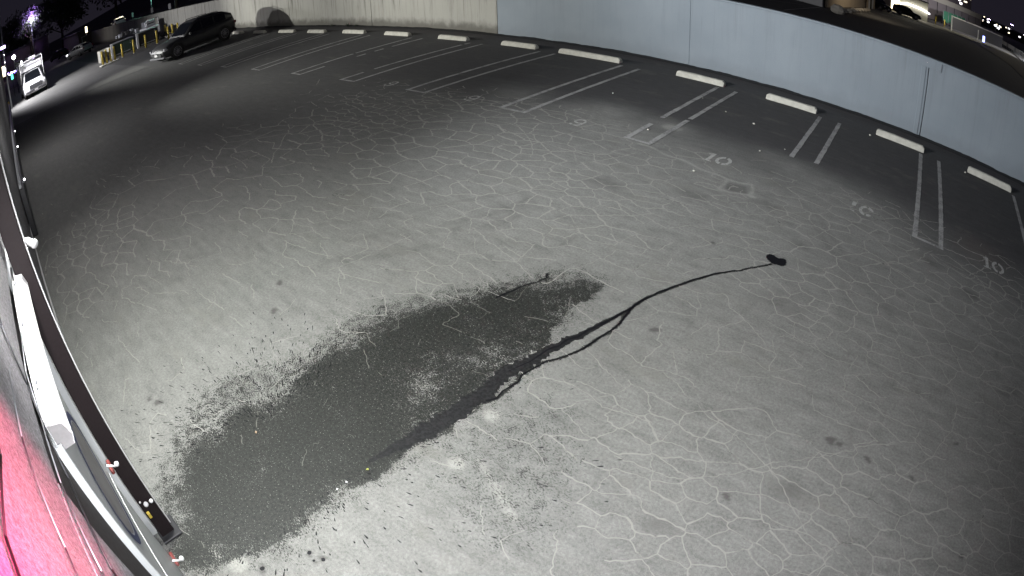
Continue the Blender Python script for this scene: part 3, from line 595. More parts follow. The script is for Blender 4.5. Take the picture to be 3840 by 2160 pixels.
for x, y, r, mt, lab in ((-3.81, 1.02, .028, lo, 'tan scrap of litter in the wet patch near its left side'), (-2.78, 1.46, .022, ly, 'yellow scrap of litter at the right edge of the wet patch'),
                     (-2.80, 1.26, .020, M['plate'], 'small white scrap in the wet patch just below the yellow scrap'), (-2.80, 1.16, .022, M['plate'], 'crumpled white scrap at the edge of the wet patch')):
    mb = MB(); pts = []
    for k in range(7): a = k * .9; r_ = r * .55; pts.append((x + r_ * random.uniform(.6, 1.1) * math.cos(a), y + r_ * random.uniform(.6, 1.1) * math.sin(a), .012 + random.uniform(0, .012)))
    mb.add(pts + [(x, y, .028)], [(k, (k + 1) % 7, 7) for k in range(7)]); mb.build('litter', mt, label=lab, category='litter')

# ------------------------------------------------------------------ shop front beside the camera
def stucco():
    m = N('coarse_grey_stucco'); c = m.coord(); a = m.noise(c, 3, 4); b = m.noise(c, 75, 3, .8); d = m.noise(c, 28, 3, .7)
    f = m.rng(m.math('MULTIPLY_ADD', b, .7, m.math('MULTIPLY', d, .35)), .32, .72)
    m.set(m.mix(f, (0.13, 0.125, 0.13), m.mix(a, (0.36, .35, .36), (.46, .45, .46))), .9, 0, .3); m.bump(m.math('ADD', b, d), .9, .006); return m.m
STU = stucco()
F = thing('shop_front', 'grey stucco shop front running away along the left edge, glowing pink near the camera', 'building', (0, -.32, 0))
def fbox(n, x0, x1, y0, y1, z0, z1, mt, bev=0, par=None, **k): return MB().box(x0, x1, y0, y1, z0, z1, bev).build(n, mt, par or F, **k)
for a, b in ((-6.5, -3.70), (-3.70, .55), (.55, 4.0)):
    fbox('stucco_panel', a + .008, b - .008, -.25, 0, 2.545, 5.2, STU)
fbox('stucco_panel', -1.42, 4.0, -.25, 0, -.2, 2.53, STU)
fbox('stucco_panel', -33.0, -6.51, -.25, 0, -.2, 5.2, STU)
fbox('stucco_panel', -6.49, -3.98, -.25, -.0, -.2, 2.53, STU)
fbox('joint_backing', -6.5, 4.0, -.25, -.035, 2.5, 2.56, M['dark_metal'])
fbox('recess', -3.98, -1.42, -.25, -.06, -.2, 2.53, M['maroon'], label='dark recess behind the white sign panel')
fbox('trim_or_shade_strip', -3.95, -3.50, -.05, .010, 0, 2.52, M['sign_white'], .005, label='pale trim strip between post and sign')
fbox('trim_or_shade_strip', -1.80, -1.44, -.05, -.012, 0, 2.52, M['maroon'], .005, label='dark red strip left of the sign, built in for a shadow')  # dark board put where a shadow falls beside the sign
fbox('foot_strip', -33, -4.0, .001, .02, 0, .12, M['white_metal'])
sign = thing('wall_sign', 'upright white panel sign with a navy ringed oval on the shop front', 'sign', (-2.33, -.32, 0))
MB().box(-.52, .52, -.02, .022, .32, 2.36, .006).build('sign_panel', M['sign_white'], sign)
def ell(rx, rz, y, n=40): return [(rx * math.cos(6.2832 * i / n), y, 1.74 + rz * math.sin(6.2832 * i / n)) for i in range(n)]
o_, i_ = ell(.43, .30, .0265), ell(.38, .25, .0265)
MB().add(o_ + i_, [(k, (k + 1) % 40, 40 + (k + 1) % 40, 40 + k) for k in range(40)]).build('oval_ring', M['blue_ring'], sign)
MB().add(ell(.37, .24, .0245), [tuple(range(40))]).build('oval_print', M['print_grey'], sign)
MB().box(-.52, .52, .0225, .026, 1.28, 1.30).build('panel_seam', M['white_metal'], sign)
whb = thing('sign_awning', 'long glaring white box mounted on the shop front above the white sign', 'awning', (-2.6, -.32, 2.4))
MB().prism([(.0, -.08), (.075, -.08), (.090, -.04), (.072, .03), (.0, .05)], 'x', -.86, .76).build('box', simple('glossy_white_cover', (.85, .85, .85), .5, 0, .03, 2), whb)
MB().prism([(.003, -.076), (.072, -.076), (.086, -.04), (.069, .026), (.003, .046)], 'x', .762, .768).build('end_cap', M['print_grey'], whb)
for k in range(3): MB().ball((-.6 + .55 * k, .02, .075), .012, 8, 6).build('screw', M['grey_metal'], whb)
MB().tube((-.86, .01, .075), (.78, .01, .075), .008).build('edge_rod', M['white_metal'], whb)
def cable(name, pts, r, mat, lab):
    mb = MB(); mb.path([(x, -.32 + .012, z) for x, z in pts], r, 6); mb.build(name, mat, label=lab, category='cable', group='cables on the shop front')
cable('wall_cable_or_shade', [(-6.4, 2.33), (-3.7, 2.40), (-2.51, 2.50), (-2.05, 2.56), (-1.8, 2.52), (-1.4, 2.54), (-1.06, 2.51), (-.5, 2.46), (.5, 2.4)], .003, M['grey_metal'], 'pale cable sagging along the stucco from the camera past the sign')
cable('wall_cable_or_shade', [(-2.4, 3.0), (-2.0, 2.79), (-1.90, 2.59), (-1.74, 2.50), (-1.57, 2.41), (-1.17, 2.38), (-.5, 2.2), (.4, 2.1)], .004, M['dark_metal'], 'dark cable drooping down the stucco to the sign edge')
cable('wall_cable_or_shade', [(-1.9, 3.25), (-1.5, 3.02), (-1.0, 2.98), (-.7, 3.05), (-.2, 3.0), (.4, 3.05)], .0035, M['dark_metal'], 'thin dark line across the pink lit stucco in place of a shadow, highest one')  # thin dark tube standing in for a shadow line
cable('wall_cable_or_shade', [(-1.7, 2.78), (-1.3, 2.80), (-.95, 2.74), (-.5, 2.72), (.4, 2.7)], .0025, M['grey_metal'], 'thin pale cable across the pink lit stucco')
post = thing('steel_post', 'square black maroon steel post standing on the ground beside the white sign', 'post', (-3.47, -.225, 0))
MB().box(-.07, .07, -.07, .065, .03, 5.2, .006).build('shaft', M['maroon'], post)
MB().box(-.065, -.02, .066, .074, .03, 5.2).build('edge_highlight', M['white_metal'], post)  # white strip built in for the light catching the post edge
MB().box(-.11, .13, -.09, .11, 0, .03, .005).build('base_plate', M['dark_metal'], post)
MB().box(.071, .10, -.055, -.03, .3, .36, .004).build('valve_bracket', M['yellow'], post)
vk = MB().ball((.11, -.01, .46), .022, 10, 7).ball((.10, .045, .45), .018, 10, 7).tube((.07, -.01, .44), (.11, -.01, .46), .012).tube((.07, .03, .43), (.10, .045, .45), .010).ball((.10, -.045, .50), .010, 8, 6); vk.build('valve_knob', M['white_metal'], post)
def sconce(x, z, lab):
    t = thing('wall_fixture', lab, 'wall fixture', (x, -.32, z))
    MB().tube((0, .03, .06), (0, .085, .02), .008).build('arm', M['white_metal'], t)
    MB().ball((0, .10, .03), .019, 10, 7).build('knob', M['white_metal'], t)
    MB().box(-.15, -.02, .03, .055, -.05, -.012, .008).build('red_housing', M['red_plastic'], t)
sconce(-2.95, 1.22, 'upper white knob with a dull red housing right of the oval sign'); sconce(-2.68, .50, 'lower white knob with a dull red housing near the bottom of the frame')
bc = thing('bracket_camera', 'white bullet security camera on a curved bracket arm beside the black post', 'camera', (-3.50, -.27, 2.46))
MB().path([(0, 0, -.05), (0, .02, .0), (.0, .07, .02), (.0, .12, .05), (.0, .16, .09)], .014, 8).build('arm', M['white_metal'], bc)
MB().tube((-.07, .17, .12), (.06, .23, .10), .032, .034, 12).tube((.055, .23, .10), (.075, .24, .098), .040, .038, 12).build('camera_body', M['white_metal'], bc)
MB().tube((.0, .15, .13), (.0, .15, .17), .020, .020, 12).build('joint', M['white_metal'], bc)
MB().box(-.03, .03, -.03, .0, -.14, .02, .006).build('mount', M['white_metal'], bc); bc.scale = (.7, .75, .7)
# things further along the shop front
rail = thing('planter_rail', 'low dark planter box along the foot of the far shop front', 'planter', (-12, -.32, 0))
MB().box(-24, 0, .02, .16, 0, 1.05, .02).build('box', M['dark_metal'], rail)
MB().box(-24, 0, .03, .10, 1.06, 1.16, .01).build('top_rail', M['grey_metal'], rail)
for x, z, lab in ((-13.0, 1.0, 'small white wall lamp low on the dark planter, nearer one'), (-17.5, 1.1, 'small white wall lamp on the dark planter, middle one'), (-21.5, 1.1, 'small white wall lamp on the dark planter, far one')):
    t = thing('wall_lamp', lab, 'lamp', (x, -.15, z), group='small lamps along the planter'); MB().ball((0, .03, 0), .022, 10, 7).build('globe', E['white'], t); MB().box(-.05, .05, -.01, .012, -.06, .06, .006).build('back_plate', M['grey_metal'], t)
def bollard():
    t = thing('bollard', 'x', 'bollard'); MB().tube((0, 0, 0), (0, 0, 1.02), .075, .075, 12).ball((0, 0, 1.02), .075, 12, 6, (1, 1, .5)).build('pipe', M['yellow'], t)
    MB().tube((0, 0, 0), (0, 0, .025), .11, .10, 12).build('footing', M['stop_concrete'], t); return t
b0 = bollard(); b0.location = (-44.0, 9.66, 0); b0['label'] = 'yellow bollard in front of the left green cabinet'; b0['group'] = 'yellow bollards along the cabinets'
for x, y, lab in ((-43.6, 10.55, 'yellow bollard between the two green cabinets'), (-43.9, 11.65, 'yellow bollard in front of the dark grey cabinet'), (-44.0, 12.65, 'yellow bollard right of the dark grey cabinet'), (-43.7, 13.55, 'yellow bollard nearest to the dark SUV'),
                  (-47.5, 14.5, 'distant yellow bollard against the concrete wall, left'), (-45.8, 14.6, 'distant yellow bollard against the concrete wall, second'), (-44.3, 14.6, 'distant yellow bollard against the concrete wall, third'), (-42.4, 14.6, 'distant yellow bollard against the concrete wall, right'),
                  (-39.5, -.28, 'lone yellow bollard at the foot of the far shop front')):
    dup(b0, (x, y, 0), random.uniform(0, 3), lab)
isl = thing('kerb_pad', 'small pale concrete pad under the row of four yellow bollards', 'kerb', (-43.4, 8.35, 0)); 
MB().box(-.55, .55, -.75, .75, 0, .10, .03).build('pad', M['stop_concrete'], isl)
for k in range(4): dup(b0, (-43.4 + .05 * k, 7.85 + .33 * k, .10), k, ['leftmost bollard of the tight row of four on the pale pad', 'second bollard of the tight row of four on the pale pad', 'third bollard of the tight row of four on the pale pad', 'rightmost bollard of the tight row of four on the pale pad'][k])
mb = MB(); strip(mb, (-43.0, 8.6), (-42.9, 15.2), .14, .012); mb.build('kerb_line', cj.m, kind='structure')

def cabinet(loc, w, h, d, face, lab, post_l=True):
    t = thing('utility_cabinet', lab, 'cabinet', loc)
    MB().box(-d, 0, 0, w, .08, h, .03).build('housing', face, t)
    MB().box(-d - .05, .05, -.05, w + .05, h, h + .06, .015).build('lid', M['grey_metal'], t)
    MB().box(-d, .02, .05, w - .05, .0, .08, .01).build('plinth', M['stop_concrete'], t)
    MB().box(.002, .03, .10, w / 2 - .03, .15, h - .12, .01).build('door', face, t); MB().box(.002, .03, w / 2 + .03, w - .10, .15, h - .12, .01).build('door', face, t)
    MB().box(.005, .07, .12, w - .35, .16, .24, .01).build('bumper_rail', M['grey_metal'], t)
    if post_l: MB().box(-.02, .10, -.26, -.06, 0, h + .05, .01).build('corner_post', M['white_metal'], t)
    [MB().ball((.05, w - .3, h - q), .035, 8, 6).build('latch', M['grey_metal'], t) for q in (.2, .36)]
cabinet((-46.3, 9.45, 0), 1.8, 1.12, 1.2, M['green_metal'], 'left green utility cabinet behind the yellow bollards')
cabinet((-46.3, 11.75, 0), 1.75, 1.18, 1.2, M['dark_metal'], 'right dark grey utility cabinet behind the yellow bollards')
def slab_clutter():
    t = thing('concrete_bin', 'open pale concrete bin left of the green cabinet behind four bollards', 'bin', (-46.8, 8.3, 0))
    MB().box(-1.2, 0, 0, .12, 0, 1.0, .02).build('side_wall', M['stop_concrete'], t); MB().box(-1.2, 0, .85, .97, 0, 1.0, .02).build('side_wall', M['stop_concrete'], t)
    MB().box(-1.2, -1.08, .12, .85, 0, 1.0, .02).build('back_wall', M['stop_concrete'], t); MB().box(-1.07, 0, .13, .84, .0, .35, .02).build('contents', M['dark_metal'], t)
    t = thing('equipment_trailer', 'pale boxy equipment trailer behind the dark cabinet against the wall', 'trailer', (-50.0, 13.2, 0))
    MB().box(-1.4, 1.0, 0, 1.3, .55, 1.25, .05).build('body', M['white_paint'], t); MB().box(-1.2, .2, .15, 1.15, 1.26, 1.8, .06).build('engine_cover', M['grey_metal'], t)
    MB().box(.201, .22, .3, 1.0, 1.5, 1.6).build('vent', M['dark_metal'], t)
    for y in (-.02, 1.32): MB().tube((-.2, y - .09, .33), (-.2, y + .09, .33), .33, .33, 16).build('wheel', M['rubber'], t)
    MB().path([(1.0, .65, .5), (2.1, .65, .45)], .04).build('tow_bar', M['grey_metal'], t); MB().path([(1.0, .1, 1.3), (1.0, .1, 1.9), (1.0, 1.2, 1.9), (1.0, 1.2, 1.3)], .03).build('guard_frame', M['white_metal'], t)
    for (x, y, s, mt, lab) in ((-45.4, 14.2, .45, M['rock'], 'heap of pale rubble by the wall right of the cabinets'), (-44.2, 14.0, .35, M['rock'], 'small heap of brown rubble near the SUV bonnet'), (-47.0, 14.3, .5, M['dark_metal'], 'dark tarpaulin heap between trailer and rubble')):
        mb = MB()
        for _ in range(22): a, r = random.uniform(0, 6.28), random.uniform(0, s * 1.5); mb.ball((x + r * math.cos(a), y + r * math.sin(a) * .6, max(.05, (s - r * .5) * random.uniform(.3, 1))), s * random.uniform(.15, .3), 6, 4, (1, .9, .7))
        mb.build('rubble_heap', mt, label=lab, category='rubble', kind='stuff')
    t = thing('scrap_pile', 'dark jumble of parts piled on top of the green cabinet lid', 'scrap', (-47.4, 10.2, 1.28))
    for k in range(9): x, y, z = random.uniform(-.5, .5), random.uniform(0, 1.6), random.uniform(0, .25); MB().box(x - .2, x + .2, y - .15, y + .15, z, z + random.uniform(.1, .35), .02).build('scrap_part', [M['dark_metal'], M['grey_metal']][k % 2], t)
slab_clutter()

# ------------------------------------------------------------------ vehicles (front at -x, built on the origin)
def wheel(par, x, y, r, side, n=5, wid=.22):
    w = bpy.data.objects.new('wheel', None); COL.objects.link(w); w.parent = par; w.location = (x, y, r)
    mb = MB(); rg = []
    for yy, rr in ((-.5, .80), (-.46, .94), (-.3, 1.0), (.3, 1.0), (.46, .94), (.5, .80), (.42, .66)):
        rg.append([(r * rr * math.cos(6.2832 * k / 24), side * yy * wid, r * rr * math.sin(6.2832 * k / 24)) for k in range(24)])
    mb.loft(rg, smooth=True, caps=False).build('tyre', M['rubber'], w)
    mb = MB(); y1 = side * wid * .36; q = lambda a, rad: (rad * math.cos(a), y1 + side * .02, rad * math.sin(a))
    for k in range(n):
        a = 6.2832 * k / n
        for s in (-.22, .22):
            p0, p1 = q(a - .06, r * .10), q(a + s, r * .60); mb.tube(p0, p1, r * .045, r * .035, 6)
    rg = [[(r * rr * math.cos(6.2832 * k / 24), y1 + side * dy, r * rr * math.sin(6.2832 * k / 24)) for k in range(24)] for rr, dy in ((.66, .0), (.68, .03), (.61, .03), (.60, .0))]
    mb.loft(rg, caps=False, smooth=True); mb.tube((0, y1, 0), (0, y1 + side * .045, 0), r * .14, r * .11, 12); mb.build('rim', M['rim'], w)
    MB().tube((0, y1 - side * .06, 0), (0, y1 - side * .03, 0), r * .62, r * .62, 20).build('brake_disc', M['trim'], w)
def car(name, label, cat, L, Wd, H, wb, paint, loc, heading, kind='suv', rails=False, r=.34, nsp=5):
    t = thing(name, label, cat, loc, heading)
    hw = Wd / 2; fo = (L - wb) * .46; zb = .23
    if kind == 'suv': st = [(0, .42, .62, .74), (.03, .26, .78, .86), (.10, zb, .90, .96), (.24, zb, 1.0, 1.0), (.40, zb, 1.03, 1.0), (.62, zb, 1.06, 1.0), (.82, zb, 1.12, 1.0), (.94, .28, 1.14, .95), (.985, .40, 1.05, .87), (1.0, .52, .95, .78)]
    elif kind == 'pickup': st = [(0, .45, .95, .93), (.02, .32, 1.02, .97), (.12, .3, 1.08, 1.0), (.26, .3, 1.12, 1.0), (.5, .3, 1.12, 1.0), (.58, .3, 1.12, 1.0), (.97, .3, 1.12, 1.0), (1.0, .38, 1.10, .97)]
    else: st = [(0, .40, .58, .72), (.03, .24, .70, .86), (.12, zb, .84, .96), (.27, zb, .95, 1.0), (.45, zb, .98, 1.0), (.65, zb, 1.0, 1.0), (.85, zb, 1.02, .98), (.96, .3, .98, .90), (1.0, .45, .84, .80)]
    mb = MB(); rg = []
    for fx, z0, z1, k in st:
        x = fx * L; w = hw * k; zm = z0 + (z1 - z0) * .45
        rg.append([(x, -w * .80, z0), (x, -w * .96, z0 + .06), (x, -w, zm), (x, -w * .985, z0 + (z1 - z0) * .72), (x, -w * .93, z1 - .015), (x, -w * .6, z1 + .03), (x, 0, z1 + .045), (x, w * .6, z1 + .03), (x, w * .93, z1 - .015), (x, w * .985, z0 + (z1 - z0) * .72), (x, w, zm), (x, w * .96, z0 + .06), (x, w * .80, z0)])
    mb.loft(rg, smooth=True)
    belt = lambda fx: np.interp(fx, [s[0] for s in st], [s[2] for s in st])
    bw = lambda fx: hw * np.interp(fx, [s[0] for s in st], [s[3] for s in st]) * .93
    if kind == 'suv': roof = [(.27, 0), (.44, .88), (.52, 1.0), (.66, 1.0), (.82, .93), (.96, .55), (.985, .0)]
    elif kind == 'pickup': roof = [(.27, 0), (.37, .92), (.42, 1.0), (.53, 1.0), (.565, .9), (.575, 0)]
    else: roof = [(.24, 0), (.42, .92), (.52, 1.0), (.66, .98), (.80, .80), (.93, .25), (.95, 0)]
    rg = []
    for fx, k in roof:
        zb_ = belt(fx) - .02; z1 = zb_ + (H - zb_) * k; x = fx * L; w0 = bw(fx) * .99; w1 = w0 - .20 * k * hw / .9
        rg.append([(x, -w0, zb_ - .03), (x, -w1, z1 - .03 * k), (x, -w1 * .8, z1), (x, 0, z1 + .02 * k), (x, w1 * .8, z1), (x, w1, z1 - .03 * k), (x, w0, zb_ - .03)])
    mb.loft(rg, closed=True, smooth=True); mb.build('body', paint, t)
    def side_pt(fx, k, s):
        rk = np.interp(fx, [q[0] for q in roof], [q[1] for q in roof]); zb_ = belt(fx) - .02; zt = zb_ + (H - zb_) * rk; w0 = bw(fx) * .99; w1 = w0 - .20 * rk * hw / .9
        z = zb_ + .03 + (zt - .09 - zb_ - .03) * k; f = (z - zb_ + .03) / max(zt - zb_, .05); return (fx * L, s * (w0 + (w1 - w0) * min(f, 1) + .012), z)
    wins = {'suv': [(.335, .43, .52), (.535, .69, .69), (.705, .80, .86)], 'pickup': [(.32, .385, .44), (.455, .54, .55)], 'sedan': [(.30, .41, .53), (.545, .68, .70), (.715, .80, .80)]}[kind]
    for s in (-1, 1):
        for a, b, c_ in wins:
            xs = np.linspace(a, max(b, c_), 5); lo_ = [side_pt(x, .08, s) for x in xs]; hi_ = [side_pt(x, .92, s) for x in xs]
            MB().add(lo_ + hi_, [(i, i + 1, 6 + i, 5 + i) for i in range(4)], True).build('side_window', M['glass'], t)
    def cross(f0, k0, f1, k1, name):
        v = []
        for fx, kk in ((f0, k0), (f1, k1)):
            rk = np.interp(fx, [q[0] for q in roof], [q[1] for q in roof]); zb_ = belt(fx) - .02; zt = zb_ + (H - zb_) * rk + .018; w1 = bw(fx) * .99 - .20 * rk * hw / .9
            for u in (-.86, -.3, .3, .86): v.append((fx * L, w1 * u, zt + (.012 if abs(u) < .5 else 0)))
        MB().add(v, [(i, i + 1, 5 + i, 4 + i) for i in range(3)], True).build(name, M['glass'], t)
    if kind == 'suv': cross(.295, .1, .43, .9, 'windshield'); cross(.84, 0, .95, 0, 'rear_window')
    elif kind == 'pickup': cross(.285, 0, .365, 0, 'windshield')
    else: cross(.27, .1, .41, .9, 'windshield'); cross(.81, 0, .92, 0, 'rear_window')
    for i, s in enumerate((-1, 1)):
        for xw in (fo + .02, fo + wb):
            wheel(t, xw, s * (hw - .10), r, s, nsp)
            rr = r * 1.20; mb = MB(); rg = []
            for k in range(13):
                a = math.pi * k / 12 - (.0); ca, sa = math.cos(a), math.sin(a)
                rg.append([(xw + rr * ca, s * (hw - .04), r + rr * sa * 1.0), (xw + rr * ca, s * (hw + .022), r + rr * sa), (xw + rr * .88 * ca, s * (hw + .016), r + rr * .88 * sa), (xw + rr * .88 * ca, s * (hw - .04), r + rr * .88 * sa)])
            mb.loft(rg, smooth=False).build('wheel_arch', M['trim'] if kind == 'suv' else paint, t)
            mb = MB(); mb.tube((xw, s * (hw - .08), r), (xw, s * (hw + .006), r), rr * .88, rr * .88, 24).build('wheel_well', M['rubber'], t)
        MB().box(fo + .02 + rr, fo + wb - rr, s * hw - (.0 if s > 0 else .015), s * hw + (.015 if s > 0 else 0), .24, .34, .004).build('sill', M['trim'], t)
        fz = .62 if kind == 'suv' else (.82 if kind == 'pickup' else .56)
        MB().box(.02, .22, s * (hw * .82) - .11, s * (hw * .82) + .07 * s * s, fz, fz + .14, .03).build('headlight', M['lens'], t)
        MB().box(L - .14, L - .01, s * (hw * .83) - .10, s * (hw * .83) + .08, .80, .96, .02).build('tail_light', M['redlens'], t)
        mx = .34 * L if kind != 'pickup' else .325 * L
        mz = belt(.34); MB().box(mx - .06, mx + .06, s * (hw + .10) - .09, s * (hw + .10) + .09, mz, mz + .13, .03).build('side_mirror', M['trim'] if kind != 'sedan' else paint, t)
        for hx in (.50, .68) if kind != 'pickup' else (.43, .53): MB().box(hx * L - .08, hx * L + .08, s * hw - .02, s * hw + .025, mz - .14, mz - .115, .006).build('door_handle', M['trim'], t)
        for dx in ((.30, .515, .70) if kind != 'pickup' else (.29, .45, .565)): MB().box(dx * L - .005, dx * L + .005, s * hw * .985 - .012, s * hw * .985 + .012, .32, mz - .06).build('door_gap', M['rubber'], t)
        if rails: MB().path([(.50 * L, s * hw * .62, H - .02), (.52 * L, s * hw * .62, H + .06), (.78 * L, s * hw * .60, H + .03), (.80 * L, s * hw * .60, H - .06)], .018, 6).build('roof_rail', M['trim'], t)
    gz = .36 if kind != 'pickup' else .62
    MB().box(-.035, .05, -hw * .55, hw * .55, gz, gz + (.22 if kind != 'pickup' else .36), .01).build('grille', M['grille_metal'] if kind == 'pickup' else M['trim'], t)
    MB().box(-.05, .12, -hw * .86, hw * .86, .24 if kind != 'pickup' else .40, .34 if kind != 'pickup' else .58, .03).build('front_bumper', M['rim'] if kind != 'pickup' else M['grille_metal'], t)
    MB().box(L - .10, L + .03, -hw * .85, hw * .85, .34, .50, .03).build('rear_bumper', M['trim'], t)
    MB().box(-.065, -.052, -.16, .16, .42, .54, .004).build('number_plate', M['plate'], t)
    return t
def heading_of(dx, dy): return math.atan2(-dy, -dx)     # built with the nose towards -x
# dark SUV, nose down-left, tail towards the wall
suv = car('parked_suv', 'dark charcoal SUV with roof rails parked askew by the concrete wall at upper left', 'suv', 4.95, 1.92, 1.75, 3.22, M['dark_paint'], (-30.20, 8.55, 0), heading_of(.10, -1.0) if False else heading_of(.22, -.975), 'suv', True, .40, 7)
MB().ball((.78, .93, .86), .05, 10, 6).build('added_red_spot', M['redglow'], suv, label='small added red glow above the front wheel')  # made-up glow for an unidentified red spot, no known lamp
MB().box(4.80, 4.94, .62, .90, .98, 1.10, .02).build('tail_light', M['redglow'], suv, label='pink tail light glowing in place of a red reflection')  # emission stands in for the lens reflecting red
# white truck
trk = car('white_truck', 'glaring white pickup truck with a ladder rack facing the lot at far left', 'truck', 5.6, 2.05, 2.05, 3.6, M['white_paint'], (-46.1, 2.3, 0), heading_of(1, .06), 'pickup', False, .41, 6)
MB().prism([(1.95,2.12),(2.1,2.72),(2.5,2.80),(5.55,2.80),(5.55,1.12),(3.25,1.12),(3.25,2.12)], 'y', -1.02, 1.02).build('service_box', M['white_paint'], trk)
for x in (1.5, 2.9, 4.0, 5.3): MB().path([(x, -1.06, 1.3), (x, -1.06, 2.92), (x, 1.06, 2.92), (x, 1.06, 1.3)], .03, 6).build('rack_hoop', M['white_metal'], trk)
for s in (-1, 1): MB().path([(1.2, s * 1.0, 2.96), (5.5, s * 1.0, 2.96)], .03, 6).build('rack_rail', M['white_metal'], trk)
MB().box(1.6, 5.2, -.5, .1, 2.97, 3.12, .03).build('roof_load', M['white_paint'], trk)
MB().tube((2.3, .75, 2.80), (2.3, .75, 3.12), .06).build('beacon', E['white'], trk)
car('parked_sedan', 'silver grey hatchback parked at far left beyond the truck', 'car', 4.6, 1.8, 1.50, 2.75, M['silver_paint'], (-77.2, 9.6, 0), heading_of(-.90, -.42), 'sedan', False, .32)
q_ = [o for o in COL.objects if o.name.startswith('parked_sedan')][0]
for s_ in (-.72, .72): MB().box(-.03, .05, s_ - .13, s_ + .13, .58, .74, .02).build('headlight', E['white'], q_)
car('parked_sedan', 'barely visible dark car with two small lamps left of the silver hatchback', 'car', 4.6, 1.8, 1.5, 2.75, M['dark_paint'], (-99.0, 8.8, 0), heading_of(-.9, -.42), 'sedan', False, .32)
car('parked_suv', 'dark green SUV parked in front of a bright shop at upper right', 'suv', 4.7, 1.85, 1.6, 2.75, M['black_paint'], (-1.2, 92.0, 0), heading_of(.97, .25), 'suv', False, .35)
car('parked_suv', 'dark boxy car at the left of the bright shop at upper right', 'suv', 4.3, 1.8, 1.75, 2.6, M['black_paint'], (-6.0, 84.2, 0), heading_of(.75, -.6), 'suv', False, .34)

# ------------------------------------------------------------------ ground behind the wall, hills, trees
def hill():
    xs = np.linspace(-420, -38, 60); ys = [16.6, 18, 21, 26, 34, 48, 70, 110, 180, 300]
    rg = []
    for x in xs:
        k = ss(-38, -120, np.array(x)); row = []
        for y in ys:
            h_ = 1.35 * ss(16.6, 20, np.array(y)) + 34 * ss(22, 260, np.array(y)) + 3 * (fbm(np.array([x]), np.array([y]), .03, 4)[0] - .5) * (y > 30)
            row.append((x, y, float(k * h_ - .05)))
        rg.append(row)
    return MB().loft(rg, closed=False, caps=False, smooth=True).build('hillside', simple('dry_dark_hillside', (.07, .062, .055), .95, 0, .5, .15), kind='structure')
hill()
def ridge(name, pts, depth, col):
    rg = []
    for x, y, h_ in pts: rg.append([(x, y, -1), (x, y, h_), (x, y + depth * .4, h_ * 1.25), (x, y + depth, -1)])
    return MB().loft(rg, caps=True).build(name, simple(name + '_soil', col, .95, 0, .4, .02), kind='structure')
ridge('far_hills', [(-900, 500, 30), (-700, 520, 55), (-500, 600, 40), (-380, 620, 30), (-200, 800, 14), (0, 900, 9), (150, 900, 12), (300, 820, 9), (520, 700, 16)], 120, (.05, .045, .045))
def tree(loc, H, rad, leafmat, label, name='leafy_tree', n=1400, low=.35, ls=.35, group=None):
    t = thing(name, label, 'tree', loc, group=group); th = H * low * 1.5
    mb = MB(); mb.tube((0, 0, -.3), (H * .02, 0, th), H * .03, H * .018, 9)
    tips = []
    for k in range(9):
        a = k * 2.4; z0 = th * random.uniform(.55, 1.0); l = rad * random.uniform(.5, .85); e = (l * math.cos(a), l * math.sin(a), z0 + l * random.uniform(.5, 1.2)); mb.tube((H * .01, 0, z0), e, H * .012, H * .004, 6); tips.append(e)
    mb.build('trunk', M['bark'], t)
    cb = MB(); cl = [(random.uniform(-1, 1) * rad * .62, random.uniform(-1, 1) * rad * .62, H * (low + (1 - low) * random.uniform(.2, .9)), rad * random.uniform(.30, .55)) for _ in range(16)] + [(e[0], e[1], e[2], rad * .4) for e in tips]
    for _ in range(n):
        c_ = random.choice(cl); d = Vector((random.gauss(0, 1), random.gauss(0, 1), random.gauss(0, 1))).normalized() * c_[3] * random.uniform(.55, 1.08); p = Vector(c_[:3]) + d
        if p.z < .3: continue
        a = Vector((random.gauss(0, 1), random.gauss(0, 1), random.gauss(0, 1))).normalized(); b = a.orthogonal().normalized(); s = ls * random.uniform(.5, 1.3)
        cb.add([p + a * s, p + b * s * .45, p - a * s, p - b * s * .45], [(0, 1, 2, 3)])
    cb.build('crown', leafmat, t); return t
G_ = 'dark trees beyond the far end of the lot'
tree((-125, 14, 0), 13, 6, M['leaf_dark'], 'tall dim tree behind the violet street lamp', n=2600, ls=.5, group=G_)
tree((-128, 3, 0), 12, 5.5, M['leaf_dark'], 'dim tree left of the violet street lamp', n=2200, ls=.5, group=G_)
tree((-120, 26, 1), 14, 6.5, M['leaf_dark'], 'broad dark tree right of the violet street lamp', n=2600, ls=.5, group=G_)
tree((-105, 36, 2), 12, 6, M['leaf_dark'], 'dark tree on the slope above the lit car roof', n=2200, ls=.5, group=G_)
tree((-58, 19.2, 1.0), 7.5, 3.4, M['leaf_green'], 'tree with teal lit green leaves rising behind the concrete wall', n=2600, ls=.22)
tree((-50, 21.5, .6), 6.5, 3.0, M['leaf_green'], 'dim green tree right of the teal lit tree behind the wall', n=2000, ls=.22)
sh = thing('shrub', 'yellow green roadside bush beside the white framed board at upper right', 'shrub', (14.5, 178, 0))
mb = MB(); 
for _ in range(700):
    p = Vector((random.gauss(0, 1.3), random.gauss(0, 1.3), abs(random.gauss(1.9, 1.1)))); a = Vector((random.gauss(0, .5), random.gauss(0, .5), 1)).normalized(); b = a.orthogonal().normalized(); mb.add([p + a * .5, p + b * .12, p - a * .5, p - b * .12], [(0, 1, 2, 3)])
mb.build('leaves', simple('olive_bush_leaves', (.16, .17, .07), .8, 0, .4, 1), sh); MB().tube((0, 0, 0), (0, 0, 2), .12, .06).build('stem', M['bark'], sh)

